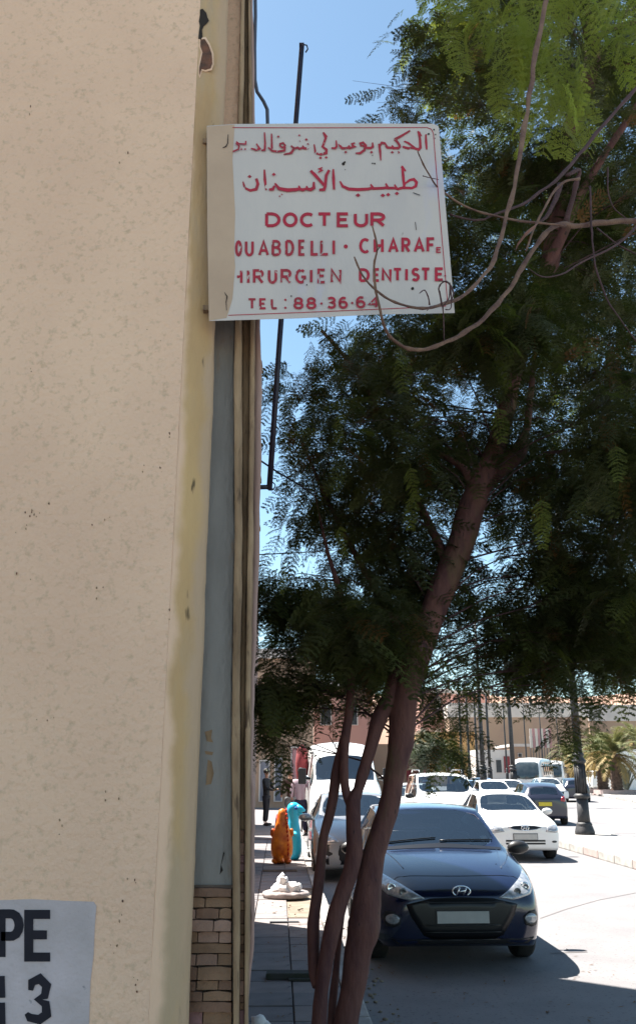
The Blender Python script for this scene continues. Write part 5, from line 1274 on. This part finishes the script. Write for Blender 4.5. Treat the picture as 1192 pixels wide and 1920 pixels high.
def person(label, px, D, rz, top, legs, arms, lean=0.0, hat=None, sc=1.0, stripes=None):
    o = empty('person', (GX(px, D), D, PZ), rz, label, 'person'); o.scale = (sc, sc, sc)
    L = lean
    body = [(0, 0, .95, .11, .09), (0, -L * .3, 1.15, .12, .095), (0, -L * .7, 1.36, .145, .10), (0, -L, 1.48, .06, .06), (0, -L * 1.1, 1.56, .05), (0, -L * 1.15, 1.62, .075, .09), (0, -L * 1.15, 1.71, .075, .09),
            (.19, -L * .9, 1.43, .055), arms[0][0] + (.042,), arms[0][1] + (.032,), (-.19, -L * .9, 1.43, .055), arms[1][0] + (.042,), arms[1][1] + (.032,),
            (.10, 0, .90, .085), (.11, .02, .50, .06), (.12, .05, .09, .04), (.12, -.09, .04, .035), (-.10, 0, .90, .085), (-.11, -.03, .50, .06), (-.12, 0, .09, .04), (-.12, -.14, .04, .035)]
    ed = [(0, 1), (1, 2), (2, 3), (3, 4), (4, 5), (5, 6), (2, 7), (7, 8), (8, 9), (2, 10), (10, 11), (11, 12), (0, 13), (13, 14), (14, 15), (15, 16), (0, 17), (17, 18), (18, 19), (19, 20)]
    body = [(b_[0], b_[1], b_[2]) + tuple(q * (1 if i in (3, 4, 5, 6, 9, 12) else .62) for q in b_[3:]) for i, b_ in enumerate(body)]
    skin_mesh('body', body, ed, M['skin'], o)
    tn = [(0, 0, .86, .145, .115), (0, -L * .3, 1.15, .135, .11), (0, -L * .7, 1.36, .16, .12), (0, -L, 1.47, .08, .07), (.19, -L * .9, 1.43, .068), arms[0][0] + (.055,), tuple(Vector(arms[0][0]).lerp(Vector(arms[0][1]), .75)) + (.045,), (-.19, -L * .9, 1.43, .068), arms[1][0] + (.055,), tuple(Vector(arms[1][0]).lerp(Vector(arms[1][1]), .75)) + (.045,)]
    skin_mesh('shirt', tn, [(0, 1), (1, 2), (2, 3), (2, 4), (4, 5), (5, 6), (2, 7), (7, 8), (8, 9)], top, o)
    ln = [(0, 0, .96, .13, .105), (.10, 0, .88, .105), (.11, .02, .50, .082), (.12, .05, .12, .07), (-.10, 0, .88, .105), (-.11, -.03, .50, .082), (-.12, 0, .12, .07)]
    skin_mesh('trousers', ln, [(0, 1), (1, 2), (2, 3), (0, 4), (4, 5), (5, 6)], legs, o)
    mb = MB(); mb.ico((0, -L * 1.15 + .015, 1.70), 1, 2, (.088, .10, .10)); mb.build('hair' if not hat else 'cap', hat or M['hair'], o)
    for sd in (-1, 1):
        mb = MB(); mb.ico((sd * .12, -.04 - (0 if sd > 0 else .04), .045), 1, 2, (.05, .13, .045)); mb.build('shoe', M['blackpl'], o)
    return o
person('person in black clothes standing sideways on the pavement by the wall, arms reaching forward', 500, 29.5, 1.2, clothm('black_cloth', (.015, .016, .02)), clothm('black_trousers', (.012, .012, .018)), [((.24, -.12, 1.15), (.16, -.38, 1.12)), ((-.24, -.12, 1.15), (-.14, -.40, 1.10))])
person('person in a brown jacket and grey trousers walking away along the pavement', 545, 27.5, math.pi + .3, clothm('brown_jacket', (.045, .025, .02)), clothm('grey_trousers', (.12, .13, .14)), [((.27, 0, 1.16), (.27, -.08, .92)), ((-.27, .02, 1.16), (-.24, -.20, 1.02))], lean=.06)
st_m = mat('striped_shirt', (0.55, 0.52, 0.55), 0.9)
n_, l_ = nt(st_m); wv = n_.new('ShaderNodeTexWave'); wv.inputs['Scale'].default_value = 9; wv.bands_direction = 'X'; tc_ = n_.new('ShaderNodeTexCoord'); l_.new(tc_.outputs['Object'], wv.inputs['Vector'])
mx = n_.new('ShaderNodeMix'); mx.data_type = 'RGBA'; l_.new(wv.outputs[0], mx.inputs[0]); mx.inputs[6].default_value = (.6, .55, .6, 1); mx.inputs[7].default_value = (.16, .04, .08, 1); l_.new(mx.outputs[2], n_['Principled BSDF'].inputs['Base Color'])
person('person in a striped shirt and dark trousers beside the tall white van', 564, 25.0, math.pi - .2, st_m, clothm('navy_trousers', (.02, .02, .05)), [((.26, 0, 1.16), (.26, -.05, .92)), ((-.26, 0, 1.16), (-.26, -.05, .92))])
# two small traffic cones behind the toys
M['conered'] = mat('cone_red', (0.55, 0.03, 0.04), 0.5)
for px, lb in ((521, 'slim red cone behind the orange toy on its left'), (546, 'slim red cone behind the toys nearer the van')):
    o = empty('traffic_cone', (GX(px, 23.5), 23.5, PZ), 0, lb, 'cone', 'red cones on the pavement')
    mb = MB(); mb.lathe([(.11, .03), (.10, .05), (.03, .62), (.001, .63)], n=16); mb.build('cone', M['conered'], o)
    mb = MB(); mb.box(-.14, .14, -.14, .14, 0, .03); mb.build('base', M['blackpl'], o, bevel=.008)
    mb = MB(); mb.lathe([(.078, .26), (.066, .36)], n=16, closed=False); mb.build('white_band', M['paper'], o)
# motorcycle parked beyond
mc = empty('motorcycle', (GX(772, 41), 41, 0), 1.2, 'dark motorcycle parked at the left side of the road by the red shop pillars', 'motorcycle')
for y in (-.65, .65):
    mb = MB(); mb.tube([(0, y + .29 * math.cos(a * math.pi / 10), .31 + .29 * math.sin(a * math.pi / 10)) for a in range(21)], .05, 8, cap=False); w_ = mb.build('wheel', M['tyre'], mc)
    mb = MB()
    for k in range(4): mb.tube([(0, y - .26 * math.cos(k * .785), .31 - .26 * math.sin(k * .785)), (0, y + .26 * math.cos(k * .785), .31 + .26 * math.sin(k * .785))], .012, 4)
    mb.build('spokes', M['rim'], w_)
mb = MB(); mb.tube([(0, -.65, .31), (0, -.45, .85), (0, -.38, 1.02)], .03, 6); mb.tube([(0, -.45, .8), (0, 0, .55), (0, .65, .31)], .035, 6); mb.build('frame', M['blackpl'], mc)
mb = MB(); mb.ico((0, -.1, .82), 1, 2, (.14, .28, .13)); mb.build('tank', M['conered'], mc)
mb = MB(); mb.box(-.12, .12, .1, .75, .78, .88); mb.build('seat', M['blackpl'], mc, bevel=.03)
mb = MB(); mb.tube([(-.36, -.32, 1.08), (-.1, -.42, 1.02), (.1, -.42, 1.02), (.36, -.32, 1.08)], .018, 6); mb.build('handlebar', M['blackpl'], mc)
mb = MB(); mb.ico((0, .0, .45), 1, 2, (.13, .22, .17), .2); mb.build('engine', M['rim'], mc)

# ------------------------------------------------------------------ lamp posts
def lamp_post(px, D, label, h=11.0, s=1.0, z0=0.0, lean=0.0):
    o = empty('lamp_post', (GX(px, D), D, z0), 0, label, 'lamp post', 'dark cast iron lamp posts along the road')
    mb = MB(); mb.lathe([(.30, 0), (.31, .06), (.29, .12), (.26, .2), (.24, .24), (.25, .27), (.21, .32)], n=16); mb.lathe([(.20, .3), (.185, .5), (.18, .95)], n=16); mb.lathe([(.18, .94), (.25, .98), (.26, 1.02), (.19, 1.08)], n=16)
    mb.v = [(x * s, y * s, z_) for x, y, z_ in mb.v]; mb.build('base', M['iron'], o)
    mb = MB()
    for k in range(10):
        a = k * math.pi / 5; mb.tube([(.178 * s * math.cos(a), .178 * s * math.sin(a), 1.08), (.165 * s * math.cos(a), .165 * s * math.sin(a), 1.86)], .022 * s, 5)
    mb.lathe([(.165 * s, 1.07), (.16 * s, 1.9)], n=16); mb.build('fluted_shaft', M['iron'], o)
    mb = MB(); mb.lathe([(.165, 1.88), (.22, 1.92), (.225, 1.97), (.17, 2.02), (.15, 2.08), (.19, 2.12), (.14, 2.18)], n=16); mb.v = [(x * s, y * s, z_) for x, y, z_ in mb.v]; mb.build('collar', M['iron'], o)
    mb = MB(); mb.lathe([(.135 * s, 2.17), (.12 * s, 4), (.095 * s, 7), (.06 * s, h - .8)], n=14); mb.build('shaft', M['iron'], o)
    for sd in (-1, 1):
        mb = MB(); mb.tube([(0, 0, h - 1.2), (sd * .35, 0, h - .7), (sd * .8, 0, h - .55), (sd * .95, 0, h - .7)], .035, 6); a_ = mb.build('arm', M['iron'], o)
        mb = MB(); mb.lathe([(.05, h - .7), (.2, h - .8), (.17, h - 1.15), (.08, h - 1.25)], (sd * .95, 0, 0), 10); mb.build('lantern', M['grillglass'], a_)
    o.rotation_euler = (0, lean, 0)
    return o
lamp_post(1086, 25.2, 'largest dark cast iron lamp post, standing on the near end of the island', z0=.16, s=.88)
lamp_post(962, 50, 'tall dark lamp post rising behind the roof of the white sedan', lean=-.004)
lamp_post(905, 50, 'tall dark lamp post behind the right side of the leisure van')
lamp_post(895, 86, 'thin lamp post just left of the post behind the leisure van')
lamp_post(866, 84, 'thin lamp post between the tree trunk and the leisure van, left one of two')
lamp_post(880, 84, 'thin lamp post between the tree trunk and the leisure van, right one of two')
lamp_post(918, 72, 'thin lamp post in the gap between the two tall dark posts', h=9)
lamp_post(988, 105, 'very thin distant lamp post in front of the first minibus', h=11, s=.8)
lamp_post(1018, 110, 'very thin distant lamp post in front of the second minibus', h=11, s=.8)
lamp_post(1050, 125, 'faintest distant lamp post between the minibuses and the palms', h=11, s=.8)
lamp_post(950, 95, 'thin distant lamp post close beside the post behind the white sedan', h=11, s=.8)

# ------------------------------------------------------------------ palms on the plaza
def palm(px, D, label, h, tr, nf, fl, seed, cat='palm tree'):
    random.seed(seed)
    o = empty('palm_tree', (GX(px, D), D, .15), 0, label, cat, 'palms on the far plaza')
    mb = MB(); prof = []
    for k in range(26):
        z_ = h * k / 25; rr = tr * (1.12 - .30 * k / 25 + (.18 if k > 20 else 0)) * (1 + (.10 if k % 2 else -.06)); prof.append((rr, z_))
    mb.lathe(prof, n=12); mb.build('trunk', M['palmtrunk'], o)
    for grp, m, pr in (('fronds', M['palm'], 0), ('dry_fronds', M['palmdry'], 1)):
        mb = MB()
        for k in range(nf if not pr else int(nf * .8)):
            az = random.uniform(0, 6.28); el = random.uniform(.2, 1.35) if not pr else random.uniform(-.7, .35); L_ = fl * random.uniform(.8, 1.1)
            pts = [];
            for i in range(9):
                t = i / 8; e = el - t * t * (1.5 if not pr else .9)
                pts.append((pts[-1] + Vector((math.cos(az) * math.cos(e), math.sin(az) * math.cos(e), math.sin(e))) * L_ / 8) if pts else Vector((0, 0, h)))
            mb.tube(pts, [.03 * (1 - i / 9) + .006 for i in range(9)], 4, cap=False)
            sdv = Vector((-math.sin(az), math.cos(az), 0))
            for i in range(34):
                t = .12 + .88 * i / 34; f_ = t * 8; j = min(7, int(f_)); b = pts[j].lerp(pts[j + 1], f_ - j); d = (pts[j + 1] - pts[j]).normalized()
                ll = .52 * math.sin(math.pi * (.18 + .75 * t)) * fl / 3
                for sd in (-1, 1):
                    e = (sdv * sd * .8 + d * .65 + Vector((0, 0, random.uniform(-.25, .2)))).normalized(); w_ = d * .035
                    mb.add([b - w_, b + w_, b + e * ll], [(0, 1, 2)])
        mb.build(grp, m, o)
    # brick border round the foot
    mb = MB(); mb.box(-1.5, 1.5, -1.2, -1.0, .0, .30); mb.box(-1.5, 1.5, 1.0, 1.2, 0, .30); mb.box(-1.5, -1.3, -.99, .99, 0, .30); mb.box(1.3, 1.5, -.99, .99, 0, .30)
    mb.build('planter_border', M['kerbpink'], o)
palm(1127, 74, 'palm with stout trunk, left one of the pair on the plaza', 3.2, .42, 34, 3.0, 2)
palm(1153, 70, 'palm with stout trunk, right one of the pair nearest the white wall', 3.0, .42, 36, 3.2, 5)
palm(1094, 92, 'smaller palm with drooping dry leaves behind the big lamp post', 2.6, .40, 30, 3.0, 8)
palm(1196, 110, 'greener palm partly cut by the right edge of the photo', 5.5, .35, 30, 3.6, 12)
palm(1068, 118, 'pale green palm left of the others in front of the long tan building', 3.4, .35, 30, 3.6, 15)
# dry upright shrub before the white wall
random.seed(9)
sh = empty('dry_shrub', (GX(1170, 76), 76, .15), 0, 'grey upright spiky shrub against the white wall right of the palms', 'shrub')
mb = MB()
for k in range(60):
    a = random.gauss(0, .45); b = random.uniform(-.4, .4); L_ = random.uniform(2.0, 3.7)
    mb.tube([(0, 0, 0), (a * .5 * L_ * .5, b, L_ * .5), (a * L_ * .8, b * 1.5, L_ * .95)], [.05, .06, .01], 4)
mb.build('stems', mat('grey_green_stem', (0.22, 0.23, 0.19), 0.9, (0.14, 0.15, 0.12), 3, 4), sh)

# ------------------------------------------------------------------ buildings and hill beyond
M['rock'] = mat('pink_tan_rock', (0.46, 0.30, 0.22), 0.95, (0.36, 0.22, 0.16), .03, 9, 0.9, .08, stretch=(1, 1, 3))
M['tanwall'] = mat('tan_wall', (0.40, 0.27, 0.185), 0.9, (0.34, 0.22, 0.155), .12, 8, .2, 2, col3=(0.28, 0.19, 0.16), scale3=.06, th3=.52)
M['pinkwall'] = mat('salmon_wall', (0.50, 0.27, 0.21), 0.9, (0.43, 0.22, 0.18), .2, 8, .2, 2)
M['palewall'] = mat('pale_wall', (0.62, 0.54, 0.48), 0.9, (0.5, 0.44, 0.40), .3, 8, .2, 2)
M['ochre'] = mat('ochre_wall', (0.52, 0.30, 0.12), 0.9, (0.42, 0.24, 0.10), .4, 8, .2, 2)
M['redcol'] = mat('dark_red_paint', (0.26, 0.04, 0.045), 0.8, (0.2, 0.035, 0.04), 1, 5)
M['whitewall'] = mat('white_wall', (0.74, 0.74, 0.73), 0.9, (0.62, 0.62, 0.62), .5, 7)
M['door'] = mat('dark_door', (0.03, 0.03, 0.035), 0.5, (0.05, 0.05, 0.05), 3, 4)
M['shutter'] = mat('grey_shutter', (0.20, 0.20, 0.23), 0.7, (0.15, 0.15, 0.18), 3, 4)
hm = MB(); hv = []
nx = 60
for j in range(8):
    for i in range(nx + 1):
        x = -260 + i * 14; y = 420 + j * 22
        ht = 46 * (min(1, j / 2.2)) * (1 + .10 * noise.noise(Vector((x * .012, 3, 0))) + .05 * noise.noise(Vector((x * .05, j, 0)))) - 3
        hv.append((x, y + 18 * noise.noise(Vector((x * .03, j * .4, 2))), ht))
hm.add(hv, [(j * (nx + 1) + i, j * (nx + 1) + i + 1, (j + 1) * (nx + 1) + i + 1, (j + 1) * (nx + 1) + i) for j in range(7) for i in range(nx)], True)
hm.build('hill', M['rock'], None)['kind'] = 'structure'
def block(label, px0, px1, D, ytop, m, depth=14, name='building', parapet=None, ref=1447, cat='building', wins=(), zb=0.0):
    x0, x1 = GX(px0, D), GX(px1, D); zt = P(900, ytop, D).z
    o = empty(name, ((x0 + x1) / 2, D, 0), 0, label, cat); cx = (x0 + x1) / 2
    mb = MB(); mb.box(x0 - cx, x1 - cx, 0, depth, zb, zt); mb.build('wall', m, o)
    if parapet:
        mb = MB(); mb.box(x0 - cx - .15, x1 - cx + .15, -.15, depth + .1, zt + .003, zt + parapet[1]); mb.build('parapet', parapet[0], o)
    for (a, b, y0, y1, mm, nm) in wins:
        xa, xb = GX(a, D) - cx, GX(b, D) - cx; za, zb_ = P(900, y1, D).z, P(900, y0, D).z
        fr = max(.06, (xb - xa) * .07)
        mb = MB(); mb.box(xa, xb, -.10, .0, max(za, .02), max(za, .02) + fr * .6); mb.box(xa, xb, -.10, 0, zb_ - fr, zb_); mb.box(xa, xa + fr, -.099, 0, max(za, .02) + fr * .6 + .002, zb_ - fr - .002); mb.box(xb - fr, xb, -.099, 0, max(za, .02) + fr * .6 + .002, zb_ - fr - .002)
        f_ = mb.build(nm, M['palewall'] if mm is not M['redcol'] else mm, o)
        mb = MB(); mb.box(xa + fr + .002, xb - fr - .002, -.04, -.003, max(za, .02) + fr * .6 + .003, zb_ - fr - .003); mb.build('panel' if 'door' in nm else 'pane', mm, f_)
    return o
block('long tan building with pale pink parapet closing the view behind the lamp posts', 845, 1110, 150, 1345, M['tanwall'], 20, parapet=(M['palewall'], 2.4),
      wins=[(968, 980, 1405, 1418, M['door'], 'window'), (930, 940, 1410, 1447, M['door'], 'door')])
block('tan building with pale roof edge behind the palms at the right', 1112, 1300, 165, 1352, M['tanwall'], 20, parapet=(M['palewall'], 3.0))
block('pink two storey block with pale corner strip rising above the tan building', 790, 852, 156, 1300, M['pinkwall'], 22, parapet=(M['palewall'], .8), wins=[(820, 831, 1306, 1336, M['palewall'], 'window')])
block('salmon upper block beside the long tan building', 853, 925, 172, 1302, M['pinkwall'], 20, parapet=(M['palewall'], .8))
block('low ochre shop building behind the leisure van', 800, 892, 118, 1380, M['ochre'], 14, parapet=(M['ochre'], .5), wins=[(812, 826, 1415, 1447, M['door'], 'door'), (836, 852, 1412, 1447, M['shutter'], 'door')])
block('low white house with a dark red band and doorway behind the second lamp post', 893, 962, 112, 1406, M['palewall'], 12, wins=[(929, 941, 1424, 1449, M['door'], 'door'), (945, 956, 1418, 1449, M['redcol'], 'door')])
block('small yellowish house above the minibus roofs', 963, 1003, 128, 1400, M['tanwall'], 12, parapet=(M['palewall'], .4), wins=[(972, 980, 1412, 1420, M['door'], 'window')])
cu = empty('striped_canopy', (GX(1022, 122), 122, 0), 0, 'pinkish striped hangings on thin posts in front of the long tan building', 'canopy')
for k in range(8):
    xa = GX(997 + k * 5.2, 122) - cu.location.x; mb = MB(); mb.box(xa, xa + .33, -.05, .05, P(900, 1402, 122).z, P(900, 1366, 122).z); mb.build('hanging_strip', M['pinkred'] if k % 2 else M['palewall'], cu)
    mb = MB(); mb.tube([(xa, .1, 0), (xa, .1, P(900, 1380, 122).z)], .06, 6); mb.build('post', M['iron'], cu)
wl = MB(); wl.box(GX(1156, 82), 60, 82, 82.4, .15, P(1180, 1405, 82).z); tag(wl.build('garden_wall', M['whitewall'], None), 'white sunlit wall at the right edge behind the shrub', 'wall')
# left of the road, seen under the leaves
block('tan house closing the pavement behind the people', 380, 585, 44, 1235, M['tanwall'], 10, wins=[(486, 506, 1425, 1503, M['shutter'], 'door'), (514, 530, 1420, 1503, M['shutter'], 'door'), (545, 572, 1400, 1503, M['pinkred'], 'door'), (500, 530, 1300, 1345, M['door'], 'window'), (548, 570, 1300, 1345, M['door'], 'window')], parapet=(M['palewall'], .5))
block('pale pink house behind the tall white van', 588, 700, 58, 1288, M['pinkwall'], 10, parapet=(M['palewall'], .4), wins=[(600, 622, 1320, 1360, M['door'], 'window'), (650, 672, 1320, 1360, M['door'], 'window'), (600, 630, 1395, 1485, M['shutter'], 'door'), (706, 716, 1400, 1480, M['door'], 'door')][:3])
block('tan house with dark red shop pillars behind the motorcycle', 702, 806, 66, 1395, M['tanwall'], 10, wins=[(762, 770, 1410, 1475, M['redcol'], 'door'), (776, 785, 1410, 1475, M['redcol'], 'door'), (792, 800, 1410, 1475, M['redcol'], 'door')])
# parasol glimpsed above the pavement
pr_ = empty('parasol', (GX(566, 26.5), 26.5, PZ), 0, 'dark red folded parasol beside the tall white van', 'parasol')
mb = MB(); mb.tube([(0, 0, 0), (0, 0, 2.5)], .02, 8); mb.build('pole', M['iron'], pr_)
mb = MB(); mb.lathe([(.05, 1.2), (.14, 1.35), (.20, 1.9), (.16, 2.3), (.03, 2.45), (.001, 2.5)], n=10); mb.build('canopy', M['redcol'], pr_)
# unseen blocks added on the left to throw bars of shade over the pavement
for (D0, D1, xe, hh, lb) in ((15.3, 18.0, -1.42, 5.2, 'low tan building beyond the corner building, mostly hidden'), (19.45, 20.9, -1.72, 2.3, 'narrow tan building second beyond the corner building, hidden'), (23.3, 24.9, -2.1, 2.4, 'narrow tan building third beyond the corner building, hidden'), (26.2, 30.5, -2.55, 3.0, 'wide tan building before the people, hidden')):
    o = empty('shade_block', (xe - 2.5, (D0 + D1) / 2, PZ), 0, lb, 'building'); d = (D1 - D0) / 2
    mb = MB(); mb.box(-2.5, 2.5, -d, d, 0, hh); mb.build('wall', M['tanwall'], o)
    mb = MB(); mb.box(-2.55, 2.55, -d - .05, d + .05, hh + .003, hh + .25); mb.build('parapet', M['palewall'], o)
    mb = MB(); mb.box(2.5, 2.54, -.45, .45, 0, 2.2); mb.build('door', M['shutter'], o)
# olive trees left of the leisure van
def bushy(px, D, label, h, r_, seed, m):
    random.seed(seed); o = empty('small_tree', (GX(px, D), D, 0), 0, label, 'tree')
    mb = MB(); mb.tube([(0, 0, 0), (.1, 0, h * .4), (0, .1, h * .7)], [.13, .09, .05], 8); mb.build('trunk', M['bark'], o)
    ins = []
    for k in range(420):
        d = Vector((random.gauss(0, 1), random.gauss(0, 1), random.gauss(0, .9))); d = d.normalized() * r_ * random.random() ** .4
        ins.append((tuple(Vector((0, 0, h * .72)) + d), random.uniform(-3, 3), random.uniform(-.5, .9), random.uniform(-1, 1), random.uniform(1.3, 2.0), random.randrange(6, 10)))
    foliage(ins, FR, 'crown', m, o)
M['olive'] = leafm('olive_leaf', (0.10, 0.115, 0.085), (0.15, 0.17, 0.12), .15, (.2, .25, .1))
bushy(796, 46, 'grey green bushy tree just above the left end of the leisure van', 4.1, 1.15, 3, M['olive'])
bushy(838, 60, 'dark green bushy tree above the roof of the leisure van', 4.0, 1.2, 4, M['leaf'])
